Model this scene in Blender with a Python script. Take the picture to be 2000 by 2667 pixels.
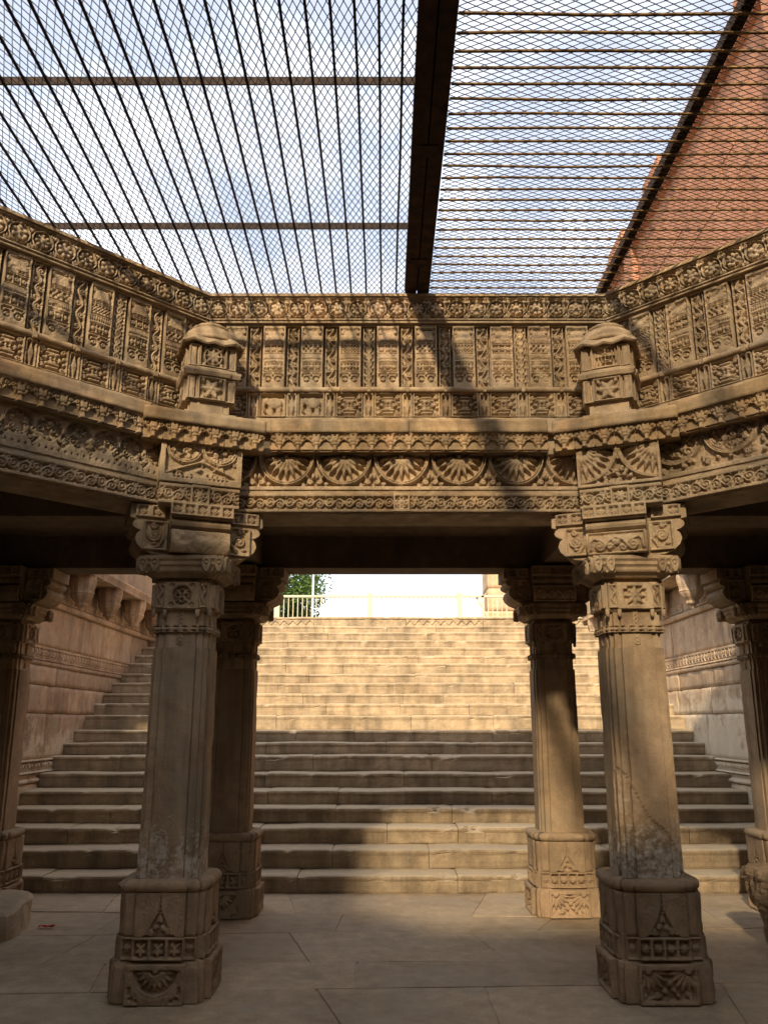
import bpy, math, random
import numpy as np
from mathutils import Vector, Matrix, noise as mnoise

random.seed(7)
RNG = np.random.RandomState(11)
rad = math.radians
S = bpy.context.scene
for o in list(bpy.data.objects):
    bpy.data.objects.remove(o, do_unlink=True)

# ------------------------------------------------------------------ camera, sky, sun, exposure
cam = bpy.data.cameras.new('camera')
cam_o = bpy.data.objects.new('camera', cam)
S.collection.objects.link(cam_o)
cam_o.location = (0, 0, 1.55)
cam_o.rotation_euler = (rad(90 + 14.4), 0, 0)
cam.sensor_fit = 'VERTICAL'
cam.sensor_height = 36
cam.lens = 36 * 1782 / 2212
cam.clip_start = 0.05
cam.clip_end = 2000
S.camera = cam_o
S.render.resolution_x, S.render.resolution_y = 767, 1024

SUN = Vector((0.22, 1.0, -0.56)).normalized()          # direction the light travels
elev = math.asin(-SUN.z)
az = math.atan2(-SUN.x, -SUN.y)                        # clockwise from +Y, towards the sun
world = bpy.data.worlds.new('World')
S.world = world
world.use_nodes = True
wn, wl = world.node_tree.nodes, world.node_tree.links
wn.clear()
w_out = wn.new('ShaderNodeOutputWorld')
w_bg = wn.new('ShaderNodeBackground')
w_bg.inputs['Strength'].default_value = 0.14
sky = wn.new('ShaderNodeTexSky')
sky.sky_type = 'NISHITA'
sky.sun_disc = False
sky.sun_elevation = elev
sky.sun_rotation = az
sky.air_density = 1.1
sky.dust_density = 2.0
sky.ozone_density = 2.0
w_tc = wn.new('ShaderNodeTexCoord')
w_map = wn.new('ShaderNodeMapping')
w_map.inputs['Scale'].default_value = (1.0, 1.0, 1.6)
w_map.inputs['Location'].default_value = (0.35, 0.1, 0.2)
w_no = wn.new('ShaderNodeTexNoise')
w_no.inputs['Scale'].default_value = 1.7
w_no.inputs['Detail'].default_value = 7
w_no.inputs['Roughness'].default_value = 0.55
w_ra = wn.new('ShaderNodeValToRGB')
w_ra.color_ramp.elements[0].position = 0.47
w_ra.color_ramp.elements[0].color = (0.0, 0.0, 0.0, 1)
w_ra.color_ramp.elements[1].position = 0.64
w_ra.color_ramp.elements[1].color = (0.9, 0.9, 0.9, 1)
w_haze = wn.new('ShaderNodeMixRGB')                     # even summer haze over the whole dome
w_haze.inputs['Fac'].default_value = 0.76
w_haze.inputs['Color2'].default_value = (2.9, 3.1, 3.6, 1)
w_mix = wn.new('ShaderNodeMixRGB')
w_mix.inputs['Color2'].default_value = (6.6, 6.5, 6.3, 1)   # sunlit cloud, in the sky texture's units
wl.new(w_tc.outputs['Generated'], w_map.inputs['Vector'])
wl.new(w_map.outputs['Vector'], w_no.inputs['Vector'])
wl.new(w_no.outputs['Fac'], w_ra.inputs['Fac'])
wl.new(w_ra.outputs['Color'], w_mix.inputs['Fac'])
wl.new(sky.outputs['Color'], w_haze.inputs['Color1'])
wl.new(w_haze.outputs['Color'], w_mix.inputs['Color1'])
wl.new(w_mix.outputs['Color'], w_bg.inputs['Color'])
wl.new(w_bg.outputs['Background'], w_out.inputs['Surface'])

sun = bpy.data.lights.new('sun', 'SUN')
sun.energy = 3.0
sun.angle = rad(2.4)
sun.color = (1.0, 0.83, 0.585)
sun_o = bpy.data.objects.new('sun', sun)
S.collection.objects.link(sun_o)
sun_o.location = (-10, -30, 30)
sun_o.rotation_euler = SUN.to_track_quat('-Z', 'Y').to_euler()

vs = S.view_settings
vs.view_transform = 'Standard'
vs.look = 'None'
vs.exposure = 1.25
vs.gamma = 1.0
vs.use_curve_mapping = False
S.render.engine = 'CYCLES'
S.cycles.use_denoising = True
S.cycles.max_bounces = 8
S.cycles.diffuse_bounces = 4

# ------------------------------------------------------------------ helpers
def link(o):
    S.collection.objects.link(o)
    return o

def mesh_from(name, verts, faces, smooth=False):
    me = bpy.data.meshes.new(name)
    me.from_pydata([tuple(v) for v in verts], [], faces)
    me.validate()
    if smooth:
        me.polygons.foreach_set('use_smooth', [True] * len(me.polygons))
    me.update()
    return me

def obj(name, me, mat, parent=None, loc=(0, 0, 0), rz=0.0, rot=None):
    o = bpy.data.objects.new(name, me)
    link(o)
    if mat is not None and len(me.materials) == 0:
        me.materials.append(mat)
    o.location = loc
    o.rotation_euler = rot if rot else (0, 0, rz)
    if parent is not None:
        o.parent = parent
    return o

def empty(name, loc=(0, 0, 0), rz=0.0):
    o = bpy.data.objects.new(name, None)
    o.empty_display_size = 0.1
    link(o)
    o.location = loc
    o.rotation_euler = (0, 0, rz)
    return o

def tag(o, label, cat=None, group=None, kind=None):
    o['label'] = label
    if cat: o['category'] = cat
    if group: o['group'] = group
    if kind: o['kind'] = kind
    return o

def structure(o, label=None):
    o['kind'] = 'structure'
    if label: o['label'] = label
    return o

def boxes(lst):
    """lst of (x0,x1,y0,y1,z0,z1) -> verts, faces"""
    V, F = [], []
    for x0, x1, y0, y1, z0, z1 in lst:
        b = len(V)
        V += [(x0, y0, z0), (x1, y0, z0), (x1, y1, z0), (x0, y1, z0), (x0, y0, z1), (x1, y0, z1), (x1, y1, z1), (x0, y1, z1)]
        F += [(b, b + 3, b + 2, b + 1), (b + 4, b + 5, b + 6, b + 7), (b, b + 1, b + 5, b + 4), (b + 1, b + 2, b + 6, b + 5), (b + 2, b + 3, b + 7, b + 6), (b + 3, b, b + 4, b + 7)]
    return V, F

def box_mesh(name, lst):
    return mesh_from(name, *boxes(lst))

def prism(poly, z0, z1):
    """polygon in xy (ccw) extruded in z"""
    n = len(poly)
    V = [(x, y, z0) for x, y in poly] + [(x, y, z1) for x, y in poly]
    F = [tuple(range(n - 1, -1, -1)), tuple(range(n, 2 * n))]
    F += [(i, (i + 1) % n, n + (i + 1) % n, n + i) for i in range(n)]
    return V, F

def n3(x, y, z, s=1.0, seed=0.0):
    return mnoise.noise(Vector((x * s + seed, y * s + seed * 1.7, z * s - seed)))

def grid_faces(nx, ny, off=0):
    idx = np.arange(nx * ny).reshape(ny, nx) + off
    return np.stack([idx[:-1, :-1], idx[:-1, 1:], idx[1:, 1:], idx[1:, :-1]], -1).reshape(-1, 4)

def fast_quads(name, V, Fq, smooth=False):
    me = bpy.data.meshes.new(name)
    V = np.asarray(V, dtype=np.float32)
    Fq = np.asarray(Fq, dtype=np.int32)
    me.vertices.add(len(V))
    me.vertices.foreach_set('co', V.ravel())
    me.loops.add(Fq.size)
    me.loops.foreach_set('vertex_index', Fq.ravel())
    me.polygons.add(len(Fq))
    me.polygons.foreach_set('loop_start', np.arange(0, Fq.size, 4, dtype=np.int32))
    me.polygons.foreach_set('loop_total', np.full(len(Fq), 4, dtype=np.int32))
    if smooth:
        me.polygons.foreach_set('use_smooth', np.ones(len(Fq), dtype=bool))
    me.update(calc_edges=True)
    return me

# ------------------------------------------------------------------ relief carving (height fields with real depth)
def vnoise(shape, cell, rng=RNG):
    """smooth value noise, cell in samples"""
    ny, nx = shape
    gy, gx = int(ny / cell) + 3, int(nx / cell) + 3
    g = rng.rand(gy, gx)
    y = np.arange(ny) / cell
    x = np.arange(nx) / cell
    yi, xi = y.astype(int), x.astype(int)
    fy, fx = (y - yi)[:, None], (x - xi)[None, :]
    fy, fx = fy * fy * (3 - 2 * fy), fx * fx * (3 - 2 * fx)
    a = g[np.ix_(yi, xi)]; b = g[np.ix_(yi, xi + 1)]; c = g[np.ix_(yi + 1, xi)]; d = g[np.ix_(yi + 1, xi + 1)]
    return (a * (1 - fx) + b * fx) * (1 - fy) + (c * (1 - fx) + d * fx) * fy

DEPTH = 1.45                      # how far the ground of the carving lies back
WIDE = 1.22
class Relief:
    """u across (centred), v up from 0; h>0 comes out of the stone"""
    def __init__(s, W, H, res=0.0048, ground=0.0):
        s.W, s.H = W, H
        s.nx, s.ny = max(3, int(round(W / res)) + 1), max(3, int(round(H / res)) + 1)
        s.u = np.linspace(-W / 2, W / 2, s.nx)
        s.v = np.linspace(0, H, s.ny)
        s.U, s.V = np.meshgrid(s.u, s.v)
        s.h = np.full(s.U.shape, float(ground))
        s.e = res
        s.ground = ground
    def _put(s, sd, top, sl=slice(None)):
        k = np.clip(0.5 - sd / s.e, 0, 1)
        cur = s.h[sl]
        tgt = np.maximum(cur, top)
        s.h[sl] = cur + (tgt - cur) * k
    def _win(s, x0, x1, y0, y1):
        i0, i1 = np.searchsorted(s.u, [x0, x1]); j0, j1 = np.searchsorted(s.v, [y0, y1])
        return (slice(max(j0 - 1, 0), j1 + 1), slice(max(i0 - 1, 0), i1 + 1))
    def box(s, x0, x1, y0, y1, top):
        sl = s._win(x0 - .01, x1 + .01, y0 - .01, y1 + .01)
        U, V = s.U[sl], s.V[sl]
        s._put(np.maximum(np.maximum(x0 - U, U - x1), np.maximum(y0 - V, V - y1)), top, sl)
    def cut(s, x0, x1, y0, y1, bottom):
        U, V = s.U, s.V
        sd = np.maximum(np.maximum(x0 - U, U - x1), np.maximum(y0 - V, V - y1))
        s.cutsd(sd, bottom)
    def cutsd(s, sd, bottom):
        k = np.clip(0.5 - sd / s.e, 0, 1)
        s.h = s.h + (np.minimum(s.h, bottom) - s.h) * k
    def disc(s, x, y, r, top, dome=0.0):
        sl = s._win(x - r - .01, x + r + .01, y - r - .01, y + r + .01)
        U, V = s.U[sl], s.V[sl]
        d = np.hypot(U - x, V - y)
        t = top + (dome * np.sqrt(np.clip(1 - (d / r) ** 2, 0, 1)) - dome if dome else 0)
        s._put(d - r, t, sl)
    def ring(s, x, y, r, w, top):
        sl = s._win(x - r - .02, x + r + .02, y - r - .02, y + r + .02)
        U, V = s.U[sl], s.V[sl]
        s._put(np.abs(np.hypot(U - x, V - y) - r) - WIDE * w / 2, top, sl)
    def stroke(s, pts, w, top, w1=None, drop=0.0):
        """polyline with round ends; w -> w1 along it"""
        pts = np.asarray(pts, float)
        n = len(pts) - 1
        for i in range(n):
            a, b = pts[i], pts[i + 1]
            ww = WIDE * (w if w1 is None else w + (w1 - w) * (i / max(1, n - 1)))
            m = ww / 2 + .008
            sl = s._win(min(a[0], b[0]) - m, max(a[0], b[0]) + m, min(a[1], b[1]) - m, max(a[1], b[1]) + m)
            U, V = s.U[sl], s.V[sl]
            if U.size == 0: continue
            d = b - a
            L = d @ d + 1e-12
            t = np.clip(((U - a[0]) * d[0] + (V - a[1]) * d[1]) / L, 0, 1)
            dist = np.hypot(U - a[0] - t * d[0], V - a[1] - t * d[1])
            s._put(dist - ww / 2, top - drop * np.clip(dist / (ww / 2), 0, 1), sl)
    def spiral(s, x, y, r, a0, turns, w, top, sign=1, w1=None):
        n = max(8, int(12 * turns))
        t = np.linspace(0, 1, n)
        rr = r * (1 - .86 * t)
        a = a0 + sign * t * turns * 2 * math.pi
        s.stroke(np.stack([x + rr * np.cos(a), y + rr * np.sin(a)], 1), w, top, w1)
        s.disc(x, y, w * .62, top)
    def petal(s, x, y, ang, r0, r1, w, top, pw=0.8, ridge=0.0, sharp=False):
        sl = s._win(x - r1 - .01, x + r1 + .01, y - r1 - .01, y + r1 + .01)
        U, V = s.U[sl] - x, s.V[sl] - y
        c, n = math.cos(ang), math.sin(ang)
        a, b = U * c + V * n, -U * n + V * c
        q = np.clip((a - r0) / (r1 - r0), 0, 1)
        prof = (np.sin(math.pi * np.power(q, .75)) ** pw) if not sharp else np.minimum(np.clip(q / .40, 0, 1) ** .8, np.clip((1 - q) / .60, 0, 1) ** .9)
        half = np.maximum((1.0 if sharp else 1.14) * w / 2 * prof, 1e-4)
        sd = np.maximum(np.abs(b) - half, np.maximum(r0 - a, a - r1))
        t = top - ridge * np.clip(np.abs(b) / half, 0, 1)
        s._put(sd, t, sl)
    def shape(s, hw, top):
        """symmetric figure: half width as a function of v given by (v, hw) pairs"""
        vv, ww = zip(*sorted(hw))
        half = np.interp(s.V, vv, ww)
        s._put((np.abs(s.U) - half) * .75, top)
    def wear(s, amp=0.0016, soft=1, chip=0.0):
        for _ in range(soft):
            p = np.pad(s.h, 1, mode='edge')
            s.h = (p[1:-1, 1:-1] * 14 + p[:-2, 1:-1] + p[2:, 1:-1] + p[1:-1, :-2] + p[1:-1, 2:]) / 18
        s.h += amp * (vnoise(s.h.shape, 2.2) - .5) * 1.6 + amp * 1.5 * (vnoise(s.h.shape, 9) - .5)
        if chip:
            k = np.clip((vnoise(s.h.shape, 14) - .74) * 8, 0, 1)
            s.h = s.h * (1 - k) + (s.ground * .55 + chip * 0) * k
        return s
    def mesh(s, name, thick=0.05, curve=None):
        u, v = s.U.ravel(), s.V.ravel()
        hh = np.where(s.h < 0, s.h * DEPTH, s.h)
        thick = max(thick, -float(hh.min()) + .012)
        V = np.stack([u, -hh.ravel(), v], 1)
        Fq = [grid_faces(s.nx, s.ny)]
        # rim closing the block
        idx = np.arange(s.nx * s.ny).reshape(s.ny, s.nx)
        rim = np.concatenate([idx[0, :], idx[1:, -1], idx[-1, -2::-1], idx[-2:0:-1, 0]])
        nb = len(V)
        B = V[rim].copy(); B[:, 1] = thick
        V = np.concatenate([V, B])
        k = np.arange(len(rim)); k2 = (k + 1) % len(rim)
        Fq.append(np.stack([rim[k2], rim[k], nb + k, nb + k2], 1))
        c4 = np.array([[nb, nb + s.nx - 1, nb + s.nx + s.ny - 2, nb + 2 * s.nx + s.ny - 3]])
        Fq.append(c4[:, ::-1])
        if curve is not None:
            V = curve(V)
        return fast_quads(name, V, np.concatenate(Fq))

# ------------------------------------------------------------------ materials
def nodes_of(mat):
    mat.use_nodes = True
    nt = mat.node_tree
    nt.nodes.clear()
    return nt, nt.nodes, nt.links

def stone(name, cols, scale=0.9, bump=0.35, grain=70, rough=0.9, stain=None, streak=0.35, lime=None, rnd=0.22, bed=0.0, grey=None, dust_skylight=None):
    """weathered sandstone: three colours in broad patches, grain, vertical streaks, optional lime / dark stains"""
    m = bpy.data.materials.new(name)
    nt, N, L = nodes_of(m)
    out = N.new('ShaderNodeOutputMaterial')
    bs = N.new('ShaderNodeBsdfPrincipled')
    bs.inputs['Roughness'].default_value = rough
    bs.inputs['Specular IOR Level'].default_value = 0.25
    L.new(bs.outputs[0], out.inputs[0])
    geo = N.new('ShaderNodeNewGeometry')
    oi = N.new('ShaderNodeObjectInfo')
    # shift the pattern per object so that neighbouring blocks differ
    sh = N.new('ShaderNodeVectorMath'); sh.operation = 'SCALE'
    cx = N.new('ShaderNodeCombineXYZ')
    for i in range(3): L.new(oi.outputs['Random'], cx.inputs[i])
    L.new(cx.outputs[0], sh.inputs[0]); sh.inputs['Scale'].default_value = 1.3 if rnd > .1 else 0.0
    ad = N.new('ShaderNodeVectorMath'); ad.operation = 'ADD'
    L.new(geo.outputs['Position'], ad.inputs[0]); L.new(sh.outputs[0], ad.inputs[1])
    P = ad.outputs[0]
    def noise(sc, det=4, ro=.6, vec=None, dist=0.0):
        n = N.new('ShaderNodeTexNoise')
        n.inputs['Scale'].default_value = sc; n.inputs['Detail'].default_value = det
        n.inputs['Roughness'].default_value = ro; n.inputs['Distortion'].default_value = dist
        L.new(vec if vec is not None else P, n.inputs['Vector'])
        return n.outputs['Fac']
    def ramp(fac, stops):
        r = N.new('ShaderNodeValToRGB')
        el = r.color_ramp.elements
        while len(el) < len(stops): el.new(.5)
        for e, (p, c) in zip(el, stops):
            e.position = p
            e.color = (c, c, c, 1) if not hasattr(c, '__len__') else (*c, 1)
        L.new(fac, r.inputs['Fac'])
        return r.outputs['Color']
    def mix(a, b, fac, mode='MIX'):
        x = N.new('ShaderNodeMixRGB'); x.blend_type = mode
        for s_, v in ((1, a), (2, b)):
            if hasattr(v, 'links'): L.new(v, x.inputs[s_])
            else: x.inputs[s_].default_value = (*v, 1) if hasattr(v, '__len__') else (v, v, v, 1)
        if hasattr(fac, 'links'): L.new(fac, x.inputs[0])
        else: x.inputs[0].default_value = fac
        return x.outputs[0]
    c = ramp(noise(scale, 5, .62, dist=.4), [(.30, cols[0]), (.50, cols[1]), (.72, cols[2])])
    c = mix(c, ramp(noise(scale * 7, 4, .65), [(.25, .62), (.75, 1.22)]), 0.75, 'MULTIPLY')
    c = mix(c, ramp(noise(grain, 2, .7), [(.2, .72), (.8, 1.2)]), 0.6, 'MULTIPLY')
    if grey:
        c = mix(c, grey, ramp(noise(1.45, 5, .6, geo.outputs['Position'], 1.1), [(.48, 0.0), (.66, .62)]))
    if streak:
        mp = N.new('ShaderNodeMapping'); mp.inputs['Scale'].default_value = (5, 5, .55)
        L.new(P, mp.inputs['Vector'])
        c = mix(c, ramp(noise(1.0, 4, .6, mp.outputs[0]), [(.36, .42), (.56, 1.05)]), streak, 'MULTIPLY')
    if bed:
        mp = N.new('ShaderNodeMapping'); mp.inputs['Scale'].default_value = (1.2, 1.2, 22)
        L.new(P, mp.inputs['Vector'])
        c = mix(c, ramp(noise(1.0, 5, .6, mp.outputs[0], .6), [(.35, .6), (.62, 1.1)]), bed, 'MULTIPLY')
    # per block tone
    r2 = N.new('ShaderNodeMapRange'); r2.inputs['To Min'].default_value = 1 - rnd; r2.inputs['To Max'].default_value = 1 + rnd * .6
    L.new(oi.outputs['Random'], r2.inputs['Value'])
    tone = N.new('ShaderNodeVectorMath'); tone.operation = 'SCALE'
    L.new(c, tone.inputs[0]); L.new(r2.outputs[0], tone.inputs['Scale'])
    c = tone.outputs[0]
    if stain:                                   # dark lichen / soot patches with a shape of their own
        c = mix(c, stain, ramp(noise(2.3, 5, .7, dist=.8), [(.56, 0.0), (.70, .6)]))
    if lime:                                    # lime bloom between two heights
        col, z0, z1, th, sc = lime
        sx = N.new('ShaderNodeSeparateXYZ'); L.new(geo.outputs['Position'], sx.inputs[0])
        mr = N.new('ShaderNodeMapRange'); mr.interpolation_type = 'SMOOTHSTEP'
        mr.inputs['From Min'].default_value = z1; mr.inputs['From Max'].default_value = z0
        L.new(sx.outputs['Z'], mr.inputs['Value'])
        nn = noise(sc, 6, .72, dist=.3)
        ml = N.new('ShaderNodeMath'); ml.operation = 'MULTIPLY'
        L.new(nn, ml.inputs[0]); L.new(mr.outputs[0], ml.inputs[1])
        fl = noise(sc * 3.1, 3, .75)
        ml2 = N.new('ShaderNodeMath'); ml2.operation = 'MULTIPLY_ADD'; ml2.inputs[1].default_value = .45
        L.new(fl, ml2.inputs[0]); L.new(ml.outputs[0], ml2.inputs[2])
        c = mix(c, col, ramp(ml2.outputs[0], [(th + .225, 0.0), (th + .36, .62)]))
    if dust_skylight:                                    # upward faces painted paler: skylit treads put into the colour, plus dusty film
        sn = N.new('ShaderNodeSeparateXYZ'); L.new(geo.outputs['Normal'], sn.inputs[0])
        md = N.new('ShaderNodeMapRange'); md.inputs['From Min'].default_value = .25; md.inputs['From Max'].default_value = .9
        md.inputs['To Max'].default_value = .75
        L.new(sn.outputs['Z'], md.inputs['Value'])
        c = mix(c, dust_skylight, md.outputs[0])
    L.new(c, bs.inputs['Base Color'])
    b1 = N.new('ShaderNodeBump'); b1.inputs['Strength'].default_value = bump; b1.inputs['Distance'].default_value = .012
    L.new(noise(24, 5, .7), b1.inputs['Height'])
    b2 = N.new('ShaderNodeBump'); b2.inputs['Strength'].default_value = bump * .8; b2.inputs['Distance'].default_value = .004
    L.new(noise(grain * 1.6, 2, .7), b2.inputs['Height']); L.new(b1.outputs[0], b2.inputs['Normal'])
    L.new(b2.outputs[0], bs.inputs['Normal'])
    return m

def plain(name, col, rough=.6, metal=0.0, var=None, sc=20, bump=0.0):
    m = bpy.data.materials.new(name)
    nt, N, L = nodes_of(m)
    out = N.new('ShaderNodeOutputMaterial'); bs = N.new('ShaderNodeBsdfPrincipled')
    bs.inputs['Roughness'].default_value = rough; bs.inputs['Metallic'].default_value = metal
    bs.inputs['Specular IOR Level'].default_value = .12
    L.new(bs.outputs[0], out.inputs[0])
    geo = N.new('ShaderNodeNewGeometry')
    n = N.new('ShaderNodeTexNoise'); n.inputs['Scale'].default_value = sc; n.inputs['Detail'].default_value = 6
    L.new(geo.outputs['Position'], n.inputs['Vector'])
    r = N.new('ShaderNodeValToRGB')
    r.color_ramp.elements[0].position = .35; r.color_ramp.elements[1].position = .65
    r.color_ramp.elements[0].color = (*col, 1); r.color_ramp.elements[1].color = (*(var or col), 1)
    L.new(n.outputs['Fac'], r.inputs['Fac']); L.new(r.outputs['Color'], bs.inputs['Base Color'])
    if bump:
        b = N.new('ShaderNodeBump'); b.inputs['Strength'].default_value = bump; b.inputs['Distance'].default_value = .004
        L.new(n.outputs['Fac'], b.inputs['Height']); L.new(b.outputs[0], bs.inputs['Normal'])
    return m

M_CARVE = stone('carved_sandstone', [(.29, .19, .105), (.44, .315, .185), (.50, .345, .225)], 1.3, .28, 90, streak=.6, rnd=.16, stain=(.20, .135, .085), grey=(.33, .27, .185))
M_LEDGE = stone('ledge_sandstone', [(.33, .205, .10), (.43, .295, .155), (.48, .275, .14)], 1.8, .4, 80, streak=.65, bed=.5, rnd=.12, stain=(.20, .14, .095), grey=(.32, .27, .195))
COLC = [(.27, .18, .105), (.39, .27, .16), (.46, .315, .195)]
M_COL = stone('column_sandstone', COLC, 1.7, .45, 90, streak=.6, rnd=.06, lime=((.62, .56, .46), .60, 1.60, .385, 15), grey=(.35, .28, .185), stain=(.22, .15, .09))
M_SHAFT = stone('rear_column_sandstone', COLC, 1.3, .38, 90, streak=.45, rnd=.06, stain=(.22, .15, .09), grey=(.34, .265, .165))
M_BASE = stone('column_base_sandstone', COLC, 1.6, .42, 90, streak=.4, rnd=.06, stain=(.20, .14, .085), grey=(.32, .255, .165))
M_STEP = stone('step_sandstone', [(.31, .225, .14), (.44, .335, .215), (.50, .375, .24)], 1.3, .5, 60, streak=.6, rnd=.10, stain=(.19, .14, .09), bed=.35, grey=(.31, .25, .175), dust_skylight=(.48, .39, .265))
M_WALL = stone('wall_sandstone', [(.31, .205, .13), (.44, .30, .19), (.50, .35, .22)], 1.3, .45, 55, streak=.45, rnd=.2, stain=(.23, .145, .095),
               lime=((.62, .52, .37), .9, 2.5, .33, 2.2), grey=(.35, .28, .19))
M_WALL_LIME = stone('limewashed_wall_sandstone', [(.33, .225, .145), (.46, .325, .21), (.52, .375, .245)], 1.3, .45, 55, streak=.45, rnd=.15, stain=(.23, .15, .10),
               lime=((.66, .58, .44), 1.0, 3.0, .245, 2.0), grey=(.37, .30, .21))
M_FLOOR = stone('floor_stone', [(.33, .245, .15), (.43, .325, .205), (.48, .37, .24)], 1.1, .35, 60, rough=.8, streak=0, rnd=.10, stain=(.29, .225, .155), grey=(.38, .31, .22))
M_DARK = stone('dark_stone', [(.16, .11, .07), (.21, .145, .09), (.25, .175, .11)], 1.1, .4, 60, streak=.3, rnd=.1)  # one darker stone tone for ceiling, beams, pavilion walls and step cores
M_RED = stone('red_sandstone', [(.44, .19, .105), (.54, .25, .145), (.58, .30, .18)], .9, .3, 50, streak=.3, rnd=.04, stain=(.30, .15, .08))
M_PINK = stone('gatehouse_stone', [(.46, .32, .20), (.55, .39, .24), (.58, .42, .28)], .8, .3, 50, streak=.3, rnd=.1)
M_ROCK = stone('rough_rock', [(.20, .14, .085), (.30, .21, .125), (.40, .29, .18)], 3.0, .9, 60, streak=.55, rnd=.05)
M_GROUND = stone('ground_earth', [(.25, .20, .14), (.33, .27, .19), (.38, .31, .22)], .5, .5, 30, streak=0, rnd=0)
M_BEAM = plain('rusty_beam', (.026, .019, .015), .8, .1, (.062, .034, .022), 14, .5)
M_BAR = plain('rusty_bar', (.018, .014, .014), .75, .1, (.05, .032, .022), 40, .3)
M_RBAR = plain('ochre_rust_bar', (.07, .04, .022), .7, .1, (.24, .145, .055), 30, .3)
M_MESH = plain('weathered_wire', (.045, .038, .038), .6, .4, (.12, .08, .05), 60)
M_RAIL = plain('cream_railing_paint', (.52, .48, .36), .5, 0, (.45, .41, .30), 12)
M_LEAF = plain('leaf_green', (.035, .07, .014), .55, 0, (.085, .14, .025), 6)
M_BARK = plain('tree_bark', (.12, .085, .06), .9, 0, (.20, .15, .10), 14, .5)
M_REDCLOTH = plain('red_scrap', (.45, .012, .01), .6, 0, (.55, .03, .02), 40)
M_POLE = plain('grey_pole_paint', (.55, .56, .56), .5, .2, (.48, .49, .5), 8)
# ------------------------------------------------------------------ carved motifs
PI = math.pi

def foliage(r, inside, n, top, size=(.016, .030), w=.0075, seed=1, box=None):
    """curling leaf scrolls packed inside a region (inside(x, y) -> bool)"""
    rs = np.random.RandomState(seed)
    x0, x1, y0, y1 = box if box else (-r.W / 2, r.W / 2, 0, r.H)
    put = []
    for _ in range(n * 30):
        if len(put) >= n: break
        x, y = rs.uniform(x0, x1), rs.uniform(y0, y1)
        q = rs.uniform(*size)
        if not inside(x, y): continue
        if any(math.hypot(x - a, y - b) < (q + c) * .86 for a, b, c in put): continue
        put.append((x, y, q))
        r.spiral(x, y, q, rs.uniform(0, 2 * PI), 1.25, w * rs.uniform(.8, 1.15), top - rs.uniform(0, .004), rs.choice([-1, 1]))
        for k in range(2):
            a = rs.uniform(0, 2 * PI)
            r.petal(x + q * math.cos(a), y + q * math.sin(a), a + rs.uniform(-.7, .7), 0, q * .8, q * .5, top - .003)

def m_rosette(kind):
    W, H = .146, .190
    r = Relief(W, H, .0046, -.034)
    r.box(-W, W, .178, H, .002); r.box(-W, W, 0, .016, .004)
    r.box(-W, W, .016, .022, -.016)
    cy = .099
    r.ring(0, cy, .0655, .0080, 0)
    for sx in (-1, 1):
        for sy in (-1, 1):
            r.spiral(sx * .063, cy + sy * .058, .018, PI / 2 * (1 - sx * .4), 1.1, .0075, -.005, sx * sy)
            r.petal(sx * .073, cy + sy * .03, PI / 2 * sy, 0, .03, .012, -.006)
    n = {0: 8, 1: 6, 2: 8, 3: 7}[kind]
    for k in range(n):
        a = 2 * PI * (k + .5 * (kind == 1)) / n
        x_, y_ = math.cos(a), math.sin(a)
        q = {8: .0132, 6: .0178, 7: .0152}[n]
        r.disc(.038 * x_, cy + .038 * y_, q, -.002, .006)
        r.petal(0, cy, a, .012, .040, q * 1.5, -.005, pw=.4, ridge=.004)
        if kind == 1: r.petal(0, cy, a + PI / n, .03, .060, .014, -.012)
    if kind == 2: r.cutsd(np.hypot(r.U, r.V - cy) - .022, -.022)
    r.disc(0, cy, .014, .006, .008)
    if kind == 3: r.ring(0, cy, .012, .004, .006)
    return r.wear(.0016, 1).mesh('rosette', .05)

def m_vine(kind, W=.086, H=.490):
    r = Relief(W, H, .0046, -.026)
    r.box(-W / 2, -W / 2 + .009, 0, H, 0); r.box(W / 2 - .009, W / 2, 0, H, 0); r.box(-W, W, 0, .008, -.002)
    lam = (.148, .120, .165, .110)[kind]
    amp = .018
    ph = kind * 1.1
    v = np.linspace(0, H, 90)
    if kind == 3:
        for s_ in (-1, 1):
            r.stroke(np.stack([s_ * amp * np.sin(2 * PI * v / lam), v], 1), .0085, -.002)
    else:
        r.stroke(np.stack([amp * np.sin(2 * PI * v / lam + ph), v], 1), .0100, -.002)
    k = 0
    y = -ph / (2 * PI) * lam + lam / 4
    while y < H + .04:
        s_ = 1 if k % 2 == 0 else -1
        if y > -.03:
            if kind != 3:
                r.spiral(-s_ * .012, y, .024, 0 if s_ < 0 else PI, 1.35, .0085, -.003, s_)
                r.petal(-s_ * .030, y + .014, PI / 2 + s_ * .5, 0, .024, .013, -.004)
                r.petal(-s_ * .030, y - .016, -PI / 2 - s_ * .5, 0, .022, .012, -.004)
            else:
                r.petal(0, y - .02, PI / 2, 0, .046, .022, -.004, ridge=.006)
                for q in (-1, 1): r.spiral(q * .029, y + lam * .25, .013, 0, 1.1, .006, -.004, q)
            r.petal(s_ * .027, y, PI / 2 - s_ * 1.9, 0, .020, .010, -.006)
        y += lam / 2; k += 1
    return r.wear(.0018, 1).mesh('scroll_strip', .05)

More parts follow.
